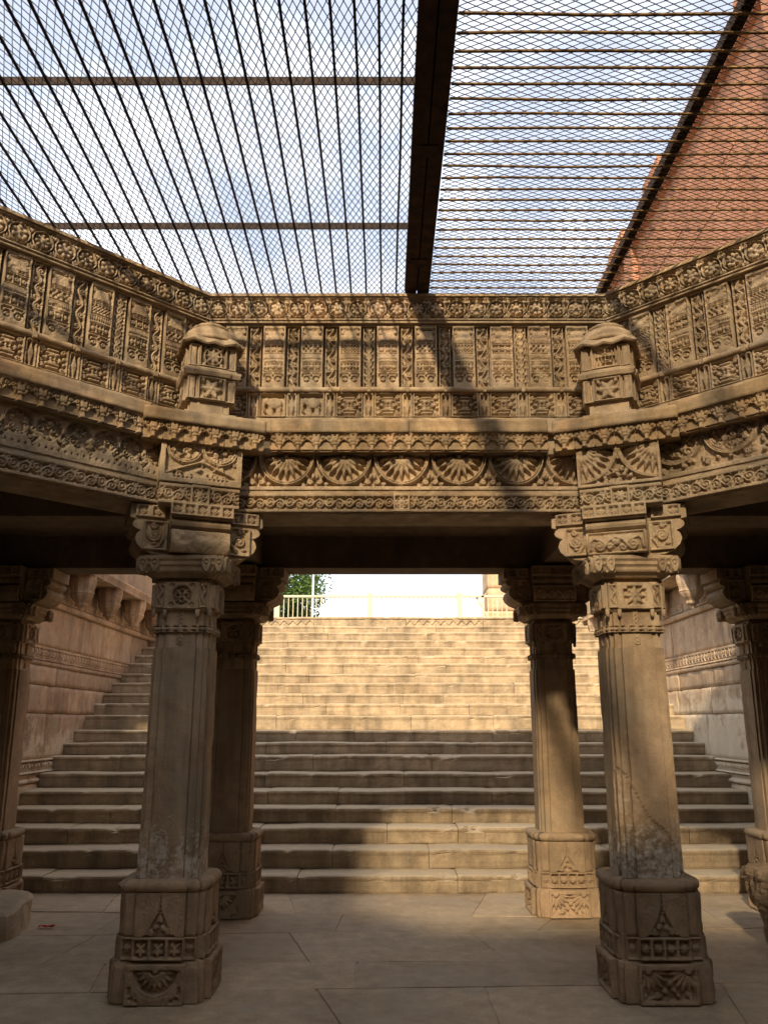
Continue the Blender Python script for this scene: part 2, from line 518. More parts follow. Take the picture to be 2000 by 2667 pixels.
def m_balcony(kind, W=.158, H=.490):
    """tall panel: a small carved balcony under a roof"""
    rs = np.random.RandomState(40 + kind)
    r = Relief(W, H, .0044, 0)
    D = -.020
    hw = W / 2 - .010
    # roof with curls at both sides
    y0, y1 = .365, .462
    sd = np.maximum(np.abs(r.U) - hw, np.maximum(y0 - r.V, r.V - y1))
    r.cutsd(sd, D)
    r.box(-.062, .062, y1 - .010, y1 - .003, -.004)
    t = (r.V - y0) / (y1 - y0)
    r._put((np.abs(r.U) - (.060 - .028 * np.clip(t, 0, 1))) * .9 + np.where((r.V > y1 - .018) | (r.V < y0 + .004), 1, 0), -.002)
    for s_ in (-1, 1):
        r.spiral(s_ * .047, y1 - .024, .017, PI / 2, 1.3, .0065, -.003, -s_)
        for q in range(4):
            r.stroke([(s_ * (.044 + .005 * q), y1 - .045 - .008 * q), (s_ * .060, y1 - .058 - .011 * q)], .0045, -.004)
    # eave lines
    for k, yy in enumerate((.352, .338)):
        r.cut(-hw, hw, yy, yy + .006, D * .7)
        for x in np.linspace(-.045, .045, 3): r.box(x - .003, x + .003, yy - .002, yy + .008, -.003)
    # lattice
    a0, a1 = .272, .330
    r.cut(-hw, hw, a0, a1, D)
    if kind % 3 == 0:
        nn = 8
        for i in range(nn):
            for j in range(3):
                x = -hw + (i + .5) * 2 * hw / nn; y = a0 + (j + .5) * (a1 - a0) / 3
                if (i + j) % 2 == 0: r.box(x - .0092, x + .0092, y - .0098, y + .0098, -.003)
        r.disc(0, (a0 + a1) / 2, .015, .002, .006)
    elif kind % 3 == 1:
        for i in range(-6, 7):
            for q_ in (-1, 1): r.stroke([(i * .0235 - .03 * q_, a0), (i * .0235 + .03 * q_, a1)], .0045, -.003)
        for i in range(-3, 4): r.disc(i * .0235, (a0 + a1) / 2, .007, -.001)
        r.box(-W, -hw, a0, a1, 0); r.box(hw, W, a0, a1, 0)
    else:
        for x in np.linspace(-hw, hw, 4): r.box(x - .004, x + .004, a0, a1, -.002)
        for i in range(3):
            x = -hw + (i + .5) * 2 * hw / 3
            for q in range(8): r.petal(x, (a0 + a1) / 2, q * PI / 4, .003, .021, .009, -.004)
    r.cut(-hw, hw, .258, .265, D * .7)
    # teeth
    r.cut(-hw, hw, .208, .250, D)
    nt_ = (11, 9, 13)[kind % 3]
    for i in range(nt_):
        x = -hw + (i + .5) * 2 * hw / nt_
        r.petal(x, .252, -PI / 2, 0, .036, .012, -.003, pw=.5)
    r.box(-hw, hw, .204, .216, -.003)
    r.cut(-hw, hw, .193, .200, D * .8)
    # three flower windows, slightly bulging
    a0, a1 = .135, .188
    r.cut(-hw, hw, a0, a1, D)
    for x in (-hw, -hw / 3, hw / 3, hw): r.box(x - .0042, x + .0042, a0 - .002, a1 + .002, .001)
    for i in range(3):
        x = -hw + (i + .5) * 2 * hw / 3
        np_ = (8, 4, 6)[(kind // 3 + i * (kind % 2)) % 3]
        for q in range(np_): r.petal(x, (a0 + a1) / 2, q * 2 * PI / np_, .002, .022, {8: .0085, 4: .016, 6: .011}[np_], -.003)
        r.disc(x, (a0 + a1) / 2, .006, 0)
    r.cut(-hw, hw, .121, .128, D * .7)
    # pair of scrolls
    a0, a1 = .040, .115
    for s_ in (-1, 1):
        sd = np.abs(np.hypot(r.U - s_ * .034, r.V - .064) - .020) - .0042
        r.cutsd(np.maximum(sd, -(r.V - .050) * 0 - .02), D)
        r.cutsd(np.hypot(r.U - s_ * .034, r.V - .064) - .006, D)
        r.cutsd(np.maximum(np.abs(r.U - s_ * .034) - .020 + (r.V - .098) * -.5, np.abs(r.V - .106) - .007), D)
        r.cutsd(np.maximum(np.abs(r.U - s_ * .063) - .006, np.abs(r.V - .088) - .014), D)
        r.stroke([(s_ * .034, .064), (s_ * .060, .052)], .007, 0)
    r.cutsd(np.hypot(r.U, r.V - .090) - .008, D * .8)
    # bulge of the whole balcony body
    r.h += .010 * np.exp(-((r.V - .235) / .11) ** 2) * np.clip(1 - (r.U / (W / 2)) ** 2, 0, 1)
    if kind in (2, 6):            # weather-worn panels
        k_ = np.clip((vnoise(r.h.shape, 12, rs) - .55) * 5, 0, 1); r.h = r.h * (1 - .75 * k_) - .004 * k_
    return r.wear(.0017, 1).mesh('balcony_panel', .06)

def m_niche(kind, W=.196, H=.190):
    r = Relief(W, H, .0046, -.030)
    f = .012
    r.box(-W / 2, W / 2, 0, f, 0); r.box(-W / 2, W / 2, H - f, H, 0); r.box(-W / 2, -W / 2 + f, 0, H, 0); r.box(W / 2 - f, W / 2, 0, H, 0)
    cy = H / 2
    if kind == 1:      # elephant
        r.box(-.078, .078, .014, .022, -.006)
        U, V = r.U, r.V
        d = np.sqrt(((U - .014) / .054) ** 2 + ((V - .108) / .044) ** 2)
        r._put((d - 1) * .035, .004 - .010 * np.clip(d, 0, 1) ** 2)
        d = np.sqrt(((U + .038) / .024) ** 2 + ((V - .122) / .027) ** 2)
        r._put((d - 1) * .024, .008 - .010 * np.clip(d, 0, 1) ** 2)
        r.stroke([(-.055, .115), (-.062, .085), (-.060, .055), (-.048, .042)], .015, -.004, .007)
        for x in (-.022, -.006, .034, .050): r.stroke([(x, .085), (x + .001, .026)], .017, -.008)
        r.petal(-.028, .130, -PI / 2, 0, .044, .026, .003)
        r.stroke([(.058, .11), (.064, .07)], .006, -.008)
    else:
        for s_ in (-1, 1):
            for q in (-1, 1):
                r.spiral(s_ * .068, cy + q * .058, .019, 0, 1.25, .0075, -.005, s_ * q)
                r.spiral(s_ * .074, cy + q * .022, .012, 0, 1.1, .006, -.006, -s_ * q)
        for yy, hw, hh in ((cy + .058, .040, .007), (cy + .034, .047, .008), (cy - .034, .047, .008), (cy - .058, .040, .007)):
            r.box(-hw, hw, yy - hh, yy + hh, -.006)
        r._put((np.abs(r.U) / .072 + np.abs(r.V - cy) / .038 - 1) * .03, -.005)
        r.cut(-.040, .040, cy - .015, cy - .003, -.022); r.cut(-.040, .040, cy + .003, cy + .015, -.022)
        for x in (-.040, -.013, .013, .040): r.box(x - .0035, x + .0035, cy - .016, cy + .016, -.004)
    return r.wear(.0018, 1).mesh('niche_panel', .06)

def m_baluster(W=.080, H=.190):
    r = Relief(W, H, .0046, -.026)
    for s_ in (-1, 1): r.box(s_ * .031 - .009, s_ * .031 + .009, 0, H, -.002)
    r.box(-.03, .03, H - .022, H, .006); r.box(-.03, .03, 0, .012, 0)
    r.shape([(0, .0), (.012, .016), (.016, .004), (.09, .020), (.155, .004), (.16, .013), (.172, .013), (.19, .0)], -.002)
    return r.wear(.0018, 1).mesh('baluster', .05)

def m_pendant(W=.1253, H=.122):
    r = Relief(W, H, .0044, -.030)
    h2 = W / 2
    r.shape([(H, h2 + .01), (.078, h2 + .01), (.070, .050), (.058, .036), (.044, .030), (.034, .019), (.024, .012), (.012, .012), (.010, .016), (.002, .016), (.0, .014)], -.002)
    r.h[r.V > H - .008] = np.maximum(r.h[r.V > H - .008], .003)
    for s_ in (-1, 1):
        d = np.hypot(r.U - s_ * (h2 - .020), r.V - .094)
        r.cutsd(np.abs(d - .016) - .0036, -.016)
        r.cutsd(d - .005, -.014)
        d = np.hypot(r.U - s_ * .010, r.V - .048)
        r.cutsd(np.maximum(np.abs(d - .012) - .003, -(s_ * r.U) + .004), -.014)
        r.cutsd(np.maximum(np.abs(r.U - s_ * .024) - .004, np.abs(r.V - .074) - .011), -.013)
    r.cutsd(np.hypot(r.U, r.V - .104) - .006, -.013)
    return r.wear(.0015, 1).mesh('leaf_pendant', .05)

def m_lotus(W=.3964, H=.300, cx=0.0, seed=0, kind=0):
    """hanging half lotus inside an arc, scroll spandrels, plain margins above and below"""
    r = Relief(W, H, .005, 0)
    D = -.045
    top = .252
    r.cut(-W, W, .030, top, D)
    for k in (-1, 0, 1):
        c = cx + k * .3964
        if abs(c) - .2 > W / 2: continue
        U, V = r.U - c, r.V - top
        d = np.hypot(U * 1.0, V * .90)
        r._put(np.abs(d - .187) - .0065, .0); r._put(np.abs(d - .172) - .0050, -.006)
        # cut-back bowl behind the petals is already at D; petals in two tiers
        n = 9
        for q in range(n):
            a = PI + (q + .5) * PI / n
            r.petal(c, top - .004, a, .040, .162, .040, -.008, sharp=True, ridge=.010)
        for q in range(n - 1):
            a = PI + (q + 1) * PI / n
            r.petal(c, top - .004, a, .020, .090 if kind == 0 else .108, .028, .004, sharp=True, ridge=.010)
        r.disc(c, top - .012, .020, .008, .014); r.disc(c, top - .016, .011, .024, .010)
        # spandrel scrolls
        for s_ in (-1, 1):
            x = c + s_ * .168
            r.spiral(x, .062, .023, PI / 2, 1.5, .0085, -.006, s_)
            r.spiral(c + s_ * .120, .045, .014, 0, 1.2, .007, -.007, -s_)
            r.petal(c + s_ * .185, .080, PI / 2, 0, .050, .018, -.006)
            r.petal(c + s_ * .150, .088, PI / 2 + s_ * .3, 0, .032, .014, -.010)
    r.box(-W, W, top, H, 0); r.box(-W, W, 0, .030, 0)
    for k in (-1, 0, 1):
        c = cx + k * .3964
        r.disc(c, top - .004, .018, .012, .012)
    return r.wear(.002, 1).mesh('lotus_panel', .055)

def m_medallion_band(W=.36, H=.300, seed=0, arcs=False):
    r = Relief(W, H, .005, 0)
    D = -.028
    cy = .150
    if arcs:
        r.cut(-W, W, .030, .262, D)
        for k in (-1, 0, 1):
            c = k * W
            for rr in (.176, .163, .150): r.ring(c, .262, rr, .008, -.001 if rr > .17 else -.006)
            foliage(r, lambda x, y: math.hypot(x - c, y - .262) < .140 and y < .255, 16, -.003, (.018, .034), .008, seed + 5 + k)
        foliage(r, lambda x, y: min(math.hypot(x - W, y - .262), math.hypot(x + W, y - .262), math.hypot(x, y - .262)) > .186 and .034 < y < .2, 10, -.005, (.010, .020), .007, seed + 9)
        r.box(-W, W, .262, .300, 0); r.box(-W, W, 0, .030, 0)
    else:
        for c, q in ((-W / 4, .080), (W / 4, .076)):
            d = np.hypot((r.U - c), (r.V - .170) * 1.0)
            r.cutsd(d - q, D)
        d = np.maximum(np.abs(r.U) - .04, np.abs(r.V - .145) - .06)
        r.cutsd(np.abs(r.U) * 1.2 + np.abs(r.V - .105) - .050, D)
        r.cutsd(np.abs(np.abs(r.U) - W / 2) * 1.2 + np.abs(r.V - .105) - .050, D)
        msk = r.h < D * .6
        foliage(r, lambda x, y: min(math.hypot(x + W / 4, y - .17), math.hypot(x - W / 4, y - .17)) < .078 or abs(y - .1) < .05, 26, -.004, (.014, .028), .0075, seed + 3)
        for k in range(9):
            x = -W / 2 + (k + .5) * W / 9
            r.cutsd(np.abs(r.U - x) * 1.3 + np.abs(r.V - .045) - .009, -.012)
    return r.wear(.0022, 1).mesh('medallion_panel', .055)

def m_scroll_band(W, H=.130, lam=.135, phase=0.0, fine=False):
    phase = phase % (2 * PI)
    r = Relief(W, H, .0046, 0)
    a0, a1 = .022, .106
    r.cut(-W, W, a0, a1, -.026)
    cy = (a0 + a1) / 2
    u = np.linspace(-W / 2, W / 2, int(W / .006))
    r.stroke(np.stack([u, cy + .026 * np.sin(2 * PI * u / lam + phase)], 1), .0095, -.001)
    k0 = int(-W / lam) - 2
    for k in range(k0, -k0 + 1):
        x = (k * PI + PI / 2 - phase) / (2 * PI) * lam
        if abs(x) > W / 2 + .03: continue
        s_ = 1 if k % 2 == 0 else -1
        r.spiral(x, cy - s_ * .008, .030, s_ * PI / 2, 1.5, .009, -.002, -s_)
        r.petal(x + .030, cy - s_ * .034, PI * .5 * -s_ + .8, 0, .024, .012, -.004)
        r.petal(x - .030, cy - s_ * .034, PI * .5 * -s_ - .8 + (PI if False else 0), 0, .022, .012, -.004)
        if fine:
            r.spiral(x + lam / 4, cy + s_ * .022, .016, 0, 1.2, .007, -.003, s_)
            r.petal(x, cy + s_ * .036, 0, 0, .026, .010, -.005)
    return r.wear(.0018, 1).mesh('scroll_band', .055)

def m_flower_tile(W=.110, H=.130, n=8, ringed=True):
    r = Relief(W, H, .0044, .004)
    cy = H / 2
    q = min(W, H) / 2 - .013
    r.cut(-q, q, cy - q, cy + q, -.022)
    if ringed: r.ring(0, cy, q - .004, .006, -.001)
    for k in range(n): r.petal(0, cy, 2 * PI * (k + .5) / n, .006, q * .92, .020 if n == 8 else .028, -.003, ridge=.007)
    r.disc(0, cy, .010, .002, .005)
    return r.wear(.0015, 1).mesh('flower_tile', .055)

def m_corner_block(kind, W=.530, H=.295):
    r = Relief(W, H, .005, 0)
    m = .032
    if kind == 0:
        r.cut(-W / 2 + m, W / 2 - m, .050, H - .030, -.026)
        for c in (-.115, .115):
            for q in (.118, .104): r.ring(c, H - .035, q, .008, -.001)
            foliage(r, lambda x, y: math.hypot(x - c, y - H + .035) < .095, 15, -.004, (.014, .026), .0075, 12 if c < 0 else 15)
        foliage(r, lambda x, y: min(math.hypot(x - .115, y - H + .035), math.hypot(x + .115, y - H + .035)) > .126, 18, -.004, (.012, .024), .0075, 31)
        for k in range(11):
            x = -W / 2 + .05 + k * .043
            r.petal(x, H - .028, -PI / 2, 0, .022, .022, 0, sharp=True)
        for s_ in (-1, 1):
            r.stroke([(s_ * .25, .052), (s_ * .10, .115), (0, .155)], .012, -.003)
        r.box(-W, W, 0, .050, 0); r.box(-W, W, H - .030, H, 0); r.box(-W / 2, -W / 2 + m, 0, H, 0); r.box(W / 2 - m, W / 2, 0, H, 0)
        for s_ in (-1, 1):
            for k in range(5): r.cutsd(np.abs(r.U - s_ * (.06 + .028 * k)) + np.abs(r.V - .036) * 1.4 - .010, -.012)
    else:
        r.cut(-W / 2 + .018, W / 2 - .018, .022, H - .034, -.040)
        top = H - .030
        for c in (-.235, .235):
            for q in (.232, .218): r.ring(c, top, q, .010, -.001 if q > .22 else -.007)
            for k in range(13):
                a = PI + (k + .5) * PI / 12
                r.petal(c, top, a, .040, .200, .050, -.010, sharp=True, ridge=.014)
                r.petal(c, top, a + PI / 24, .035, .112, .034, .006, sharp=True, ridge=.012)
            r.disc(c, top, .042, .010, .02)
        foliage(r, lambda x, y: min(math.hypot(x - .235, y - top), math.hypot(x + .235, y - top)) > .240 and abs(x) < .15, 16, -.005, (.012, .022), .0075, 77)
        r.box(-W, W, 0, .022, 0); r.box(-W, W, H - .034, H, 0); r.box(-W / 2, -W / 2 + .018, 0, H, 0); r.box(W / 2 - .018, W / 2, 0, H, 0)
        r.box(-.02, .02, H - .060, H, -.001)
    return r.wear(.002, 1).mesh('corner_carving', .06)

def m_square_row(n, W, H=.080):
    r = Relief(W, H, .0046, 0)
    p = W / n
    for k in range(n):
        x = -W / 2 + (k + .5) * p
        q = min(p, H) / 2 - .012
        r.cut(x - q, x + q, H / 2 - q, H / 2 + q, -.018)
        r._put((np.abs(r.U - x) + np.abs(r.V - H / 2) - q * .95) * .8, -.006)
        for a in range(4): 
            r.cutsd(np.hypot(r.U - x - q * .42 * math.cos(a * PI / 2), r.V - H / 2 - q * .42 * math.sin(a * PI / 2)) - .005, -.014)
    return r.wear(.0015, 1).mesh('flower_row', .04)

def m_capital_scroll(W, H, kind):
    r = Relief(W, H, .0048, 0)
    if kind == 'front':
        r.cut(-W / 2 + .016, W / 2 - .016, .012, H - .010, -.016)
        for s_ in (-1, 1):
            r.spiral(s_ * .105, .050, .036, PI / 2, 1.8, .011, -.001, s_)
            r.stroke([(s_ * .07, .045), (s_ * .04, .085), (0, .105)], .011, -.001)
            r.stroke([(s_ * .105, .086), (s_ * .14, .10), (s_ * .160, .08), (s_ * .165, .03)], .010, -.002)
            r.spiral(s_ * .040, .040, .022, 0, 1.2, .008, -.002, -s_)
            r.petal(0, .05, PI / 2 + s_ * .5, 0, .06, .022, -.003)
        r.disc(0, .075, .013, 0, .004)
    elif kind == 'worn':
        r.h += .010 * (vnoise(r.h.shape, 7) - .5) + .012 * (vnoise(r.h.shape, 18) - .5)
    else:
        s_ = 1 if kind == 'right' else -1
        r.cutsd(np.maximum(np.abs(r.U) - W / 2 + .014, np.maximum(.014 - r.V, r.V - H + .012)), -.018)
        r.spiral(s_ * .004, H * .50, .040, s_ * PI, 1.9, .011, -.001, -s_)
        r.spiral(s_ * .012, H * .84, .022, 0, 1.3, .008, -.002, s_)
        r.stroke([(-s_ * W * .36, H * .9), (-s_ * W * .36, H * .4), (-s_ * W * .15, H * .12), (s_ * W * .3, H * .08)], .010, 0)
        r.petal(s_ * .02, H * .22, 0, 0, .036, .016, -.003)
    return r.wear(.002, 1).mesh('bracket_carving', .03)

def m_col_medallion(kind, W=.224, H=.170):
    r = Relief(W, H, .0044, 0)
    cy = H / 2
    if kind == 0:
        r.cutsd(np.hypot(r.U, r.V - cy) - .068, -.020)
        r.ring(0, cy, .066, .007, 0); r.ring(0, cy, .010, .006, -.002)
        for a in range(4):
            x, y = .026 * math.cos(a * PI / 2), .026 * math.sin(a * PI / 2)
            r.ring(x, cy + y, .016, .0075, -.002)
            r.petal(0, cy, a * PI / 2 + PI / 4, .03, .060, .012, -.004)
        for sx in (-1, 1):
            for sy in (-1, 1): r.cutsd(np.maximum(np.hypot(r.U - sx * .066, r.V - cy - sy * .062) - .017, -(np.hypot(r.U, r.V - cy) - .074)), -.010)
    else:
        r.cut(-.072, .072, cy - .060, cy + .060, -.020)
        for a in range(8): r.petal(0, cy, a * PI / 4 + PI / 8 * 0, .008, .070, .026, -.001, ridge=.007)
        r.disc(0, cy, .011, .002, .004)
        for sx in (-1, 1):
            for sy in (-1, 1): r.box(sx * .062 - .014, sx * .062 + .014, cy + sy * .052 - .012, cy + sy * .052 + .012, 0)
    return r.wear(.0015, 1).mesh('medallion', .03)

def m_base_lotus(kind, W=.335, H=.205):
    r = Relief(W, H, .0050, 0)
    top = H - .028
    if kind == 0:
        sd = np.maximum(np.hypot(r.U, (r.V - top) * .98) - .138, r.V - top)
        r.cutsd(sd, -.026)
        r._put(np.maximum(np.abs(np.hypot(r.U, (r.V - top) * .98) - .132) - .006, r.V - top), -.003)
        for k in range(9):
            a = PI + (k + .5) * PI / 9
            r.petal(0, top, a, .026, .116, .042, -.004, sharp=True, ridge=.012)
        for k in range(8):
            a = PI + (k + 1) * PI / 9
            r.petal(0, top, a, .022, .068, .026, .0, sharp=True, ridge=.008)
        r.disc(0, top, .020, .003, .008)
        for s_ in (-1, 1):
            for q in (.0, .026): r.cutsd(np.hypot(r.U - s_ * (.128 - q), r.V - .030 + q * .4) - .010, -.012)
            r.cutsd(np.maximum(np.abs(r.U - s_ * .142) - .008, np.abs(r.V - .070) - .022), -.012)
    else:
        r.cut(-W / 2 + .018, W / 2 - .018, .020, top, -.026)
        for c in (-.115, .115):
            for k in range(9):
                a = PI + (k + .5) * PI / 9
                r.petal(c, top, a, .024, .125, .045, -.004, sharp=True, ridge=.012)
            r.disc(c, top, .024, .002, .01)
        foliage(r, lambda x, y: min(math.hypot(x - .115, y - top), math.hypot(x + .115, y - top)) > .125, 14, -.004, (.010, .018), .007, 5)
    return r.wear(.0022, 1).mesh('base_lotus', .03)

def m_base_row(n, W=.330, H=.110, flowers=True):
    r = Relief(W, H, .0048, 0)
    p = W / n
    for k in range(n):
        x = -W / 2 + (k + .5) * p
        q = p / 2 - .009
        r.cut(x - q, x + q, .014, H - .014, -.026)
        for a in range(8 if flowers else 4): r.petal(x, H / 2, a * (PI / 4 if flowers else PI / 2) + PI / 4, .004, q * 1.05, .014 if flowers else .018, -.006)
        if not flowers: r.petal(x, .014, PI / 2, 0, .05, .022, -.004)
        r.disc(x, H / 2, .007, -.002)
    return r.wear(.002, 1).mesh('flower_niches', .03)

def m_finial(W=.290, H=.236):
    """triangular flame ornament with a bead string above it; plain ground level with the stone"""
    r = Relief(W, H, .0048, 0)
    tri = np.abs(r.U) - .085 * np.clip(1 - r.V / .150, 0, 1) ** 1.4 - .006
    r.cutsd(np.maximum(tri, r.V - .232), -.016)
    for s_ in (-1, 1):
        r.spiral(s_ * .050, .026, .020, 0, 1.4, .008, .0, s_)
        r.spiral(s_ * .022, .050, .016, 0, 1.3, .007, .0, -s_)
        r.petal(s_ * .012, .070, PI / 2 + s_ * .2, 0, .05, .014, .0)
        r.petal(s_ * .078, .010, PI / 2 + s_ * .9, 0, .02, .012, 0)
    for y in (.125, .150, .175, .200, .222): r.ring(0, y, .007, .005, .003)
    return r.wear(.0018, 1).mesh('finial_ornament', .02)

def m_bead_band(W, H=.042):
    r = Relief(W, H, .0044, 0)
    n = max(2, int(round(W / .058)))
    for k in range(n):
        x = -W / 2 + (k + .5) * W / n
        for sy in (-1, 1):
            r.cutsd(np.abs(r.U - x) * .55 + np.abs(r.V - H / 2 - sy * .013) * 1.4 - .010, -.014)
    for k in range(n + 1): r.disc(-W / 2 + k * W / n, H / 2, .008, .004)
    return r.wear(.0012, 1).mesh('bead_band', .02)

def m_bead_string(H=.150):
    r = Relief(.036, H, .0044, -.002)
    for k in range(int(H / .026)):
        y = .014 + k * .026
        r.ring(0, y, .0095, .006, .006)
        r.cutsd(np.hypot(r.U, r.V - y) - .005, -.008)
    return r.wear(.001, 0).mesh('bead_string', .014)

def m_wall_band(W=.44, H=.165):
    r = Relief(W, H, .006, 0)
    n = 4
    for k in range(n):
        x = -W / 2 + (k + .5) * W / n
        for y, s_ in ((.112, 1), (.062, -1)):
            r.cutsd(np.maximum(np.abs(r.U - x) - .040, np.abs(r.V - y) - .021), -.022)
            for a in (-.9, 0, .9): r.petal(x, y - s_ * .022, s_ * PI / 2 + a, 0, .045, .018, -.003)
            r.box(x - .046, x + .046, .083, .090, -.002)
    r.cut(-W, W, .024, .030, -.016)
    for k in range(14): 
        x = -W / 2 + (k + .5) * W / 14
        r.cut(x - .006, x + .006, .002, .018, -.014)
    return r.wear(.002, 1).mesh('leaf_band', .05)

def m_animal_band(W=.60, H=.150, seed=0):
    rs = np.random.RandomState(seed)
    r = Relief(W, H, .007, -.040)
    r.box(-W, W, .132, H, .004); r.box(-W, W, 0, .022, .008)
    x = -W / 2 + .03
    while x < W / 2:
        q = rs.uniform(.026, .036)
        U, V = r.U - x, r.V - .085
        d = np.sqrt((U / q) ** 2 + (V / .030) ** 2)
        r._put((d - 1) * .03, .004 - .018 * np.clip(d, 0, 1) ** 2)
        r.stroke([(x - q * .6, .08), (x - q * .7, .022)], .016, -.008); r.stroke([(x + q * .6, .08), (x + q * .5, .022)], .016, -.008)
        r.disc(x - q * 1.1, .105, .018, .004, .012)
        x += rs.uniform(.07, .10)
    return r.wear(.004, 1).mesh('animal_band', .05)

def m_zigzag(W=.9, H=.13):
    r = Relief(W, H, .008, 0)
    n = int(W / .15)
    p = W / n
    for k in range(n):
        x = -W / 2 + (k + .5) * p
        d = np.abs(r.U - x) * (.075 / (p / 2))
        r.cutsd(np.maximum(np.abs(r.V - .030 - d) - .012, np.abs(r.U - x) - p / 2), -.024)
        r.cutsd(np.hypot(r.U - x, r.V - .085) - .014, -.02)
    return r.wear(.003, 1).mesh('zigzag_frieze', .08)

def m_fret(W=.172, H=.150):
    r = Relief(W, H, .0044, 0)
    r.cut(-W / 2 + .008, W / 2 - .008, .008, H - .008, -.022)
    c = H / 2
    for q in (.064, .044, .024):
        for s_ in (-1, 1):
            r.box(s_ * q - .0035, s_ * q + .0035, c - q * (1 if s_ < 0 else .55), c + q * (.55 if s_ < 0 else 1), -.002)
            r.box(-q * (.55 if s_ < 0 else 1), q * (1 if s_ < 0 else .55), c + s_ * q - .0035, c + s_ * q + .0035, -.002)
    r.box(-.066, .066, c - .003, c + .003, -.002); r.box(-.003, .003, c - .066, c + .066, -.002)
    return r.wear(.001, 0).mesh('fret_lattice', .03)

def m_flower_window(W=.172, H=.150, n=8):
    r = Relief(W, H, .0044, 0)
    c = H / 2
    r.cut(-W / 2 + .010, W / 2 - .010, .010, H - .010, -.024)
    if n == 8: r.ring(0, c, .056, .008, -.002)
    for k in range(n): r.petal(0, c, 2 * PI * (k + (.5 if n == 4 else 0)) / n, .008, .054 if n == 8 else .070, .026 if n == 8 else .032, -.002, ridge=.007)
    r.disc(0, c, .012, .001, .005)
    for sx in (-1, 1):
        for sy in (-1, 1): r.petal(sx * .064, c + sy * .064, math.atan2(-sy, -sx), 0, .03, .022, -.004)
    return r.wear(.0015, 1).mesh('flower_window', .03)

def m_diamond_slot(W=.060, H=.150):
    r = Relief(W, H, .0044, 0)
    r.cut(-W / 2 + .009, W / 2 - .009, .010, H - .010, -.022)
    r.shape([(.008, .010), (.016, .003), (.055, .011), (.095, .003), (.12, .009), (.142, .004)], -.003)
    return r.wear(.0012, 0).mesh('diamond_slot', .03)
# ------------------------------------------------------------------ the setting: ground, floor, enclosing walls, roof
OX, OY = 0.17, 2.0                        # centre of the octagonal well shaft
T8 = math.tan(PI / 8)

def fpt(a, u, A, z=0.0):
    c, s_ = math.cos(a), math.sin(a)
    return (OX + c * u - s_ * A, OY + s_ * u + c * A, z)

# ground with an opening for the well, out to the horizon
g = [(-600, -600), (600, -600), (600, 900), (-600, 900)]
h_ = [(-4.75, -6.3), (4.75, -6.3), (4.75, 16.9), (-4.75, 16.9)]
V = [(x, y, 3.58) for x, y in g + h_]
F = [(0, 1, 5, 4), (1, 2, 6, 5), (2, 3, 7, 6), (3, 0, 4, 7)]
structure(obj('ground', mesh_from('ground', V, F), M_GROUND))

floor = structure(obj('floor', box_mesh('floor', [(-4.7, 4.7, -6.2, 8.6, -.3, -.0075)]), M_FLOOR))

def quad_slab(c4, z, th, bev, seed=0):
    """flagstone with slightly ragged outline, rounded rim and uneven top"""
    c4 = [Vector((x, y)) for x, y in c4]
    m_ = sum(c4, Vector((0, 0))) / 4
    out = []
    for i in range(4):
        a, b = c4[i], c4[(i + 1) % 4]
        n = max(2, int((b - a).length / .11))
        for k in range(n):
            p = a.lerp(b, k / n)
            q = (m_ - p).normalized() * max(0, .0035 + .006 * n3(p.x, p.y, seed, 9, seed) + (.018 * max(0, n3(p.x, p.y, 0, 3.5, seed + 5) - .25)))
            out.append(p + q)
    N = len(out)
    inner = [p + (m_ - p).normalized() * bev for p in out]
    V = [(p.x, p.y, z - th) for p in out] + [(p.x, p.y, z - bev * .8) for p in out] + [(p.x, p.y, z + .003 * n3(p.x, p.y, 0, 2.5, seed)) for p in inner]
    F = [tuple(range(2 * N, 3 * N))]
    for i in range(N):
        j = (i + 1) % N
        F += [(i, j, N + j, N + i), (N + i, N + j, 2 * N + j, 2 * N + i)]
    return V, F

rr = random.Random(5)
rows = [3.3, 4.1, 4.75, 5.55, 6.12, 6.95, 7.52, 8.44]
tilt = [rr.uniform(-.05, .05) for _ in rows]
tilt[-1] = 0
for k in range(len(rows) - 1):
    x = -4.6
    cuts = [x]
    while x < 4.6:
        x += rr.uniform(.6, 1.9)
        cuts.append(min(x, 4.6))
    sl_ = [rr.uniform(-.24, .24) for _ in cuts]
    for i in range(len(cuts) - 1):
        if cuts[i + 1] - cuts[i] < .1: continue
        j = rr.uniform(.0008, .0026)
        ya = lambda q: rows[k] + tilt[k] * q
        yb = lambda q: rows[k + 1] + tilt[k + 1] * q
        xa, xb = cuts[i], cuts[i + 1]
        c4 = [(xa - sl_[i] / 2 + j, ya(xa) + j), (xb - sl_[i + 1] / 2 - j, ya(xb) + j), (xb + sl_[i + 1] / 2 - j, yb(xb) - j), (xa + sl_[i] / 2 + j, yb(xa) - j)]
        obj('flagstone', mesh_from('flagstone', *quad_slab(c4, rr.uniform(-.003, .004), .02, rr.uniform(.002, .006), rr.uniform(0, 40))), M_FLOOR, floor)

# walls that close the pavilion round the shaft (mostly outside the picture)
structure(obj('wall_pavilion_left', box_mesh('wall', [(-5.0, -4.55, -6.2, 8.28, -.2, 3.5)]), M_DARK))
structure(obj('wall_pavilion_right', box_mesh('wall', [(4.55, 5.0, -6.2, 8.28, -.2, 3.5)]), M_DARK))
structure(obj('wall_pavilion_rear', box_mesh('wall', [(-5.0, 5.0, -6.6, -6.21, -.2, 3.5)]), M_DARK))
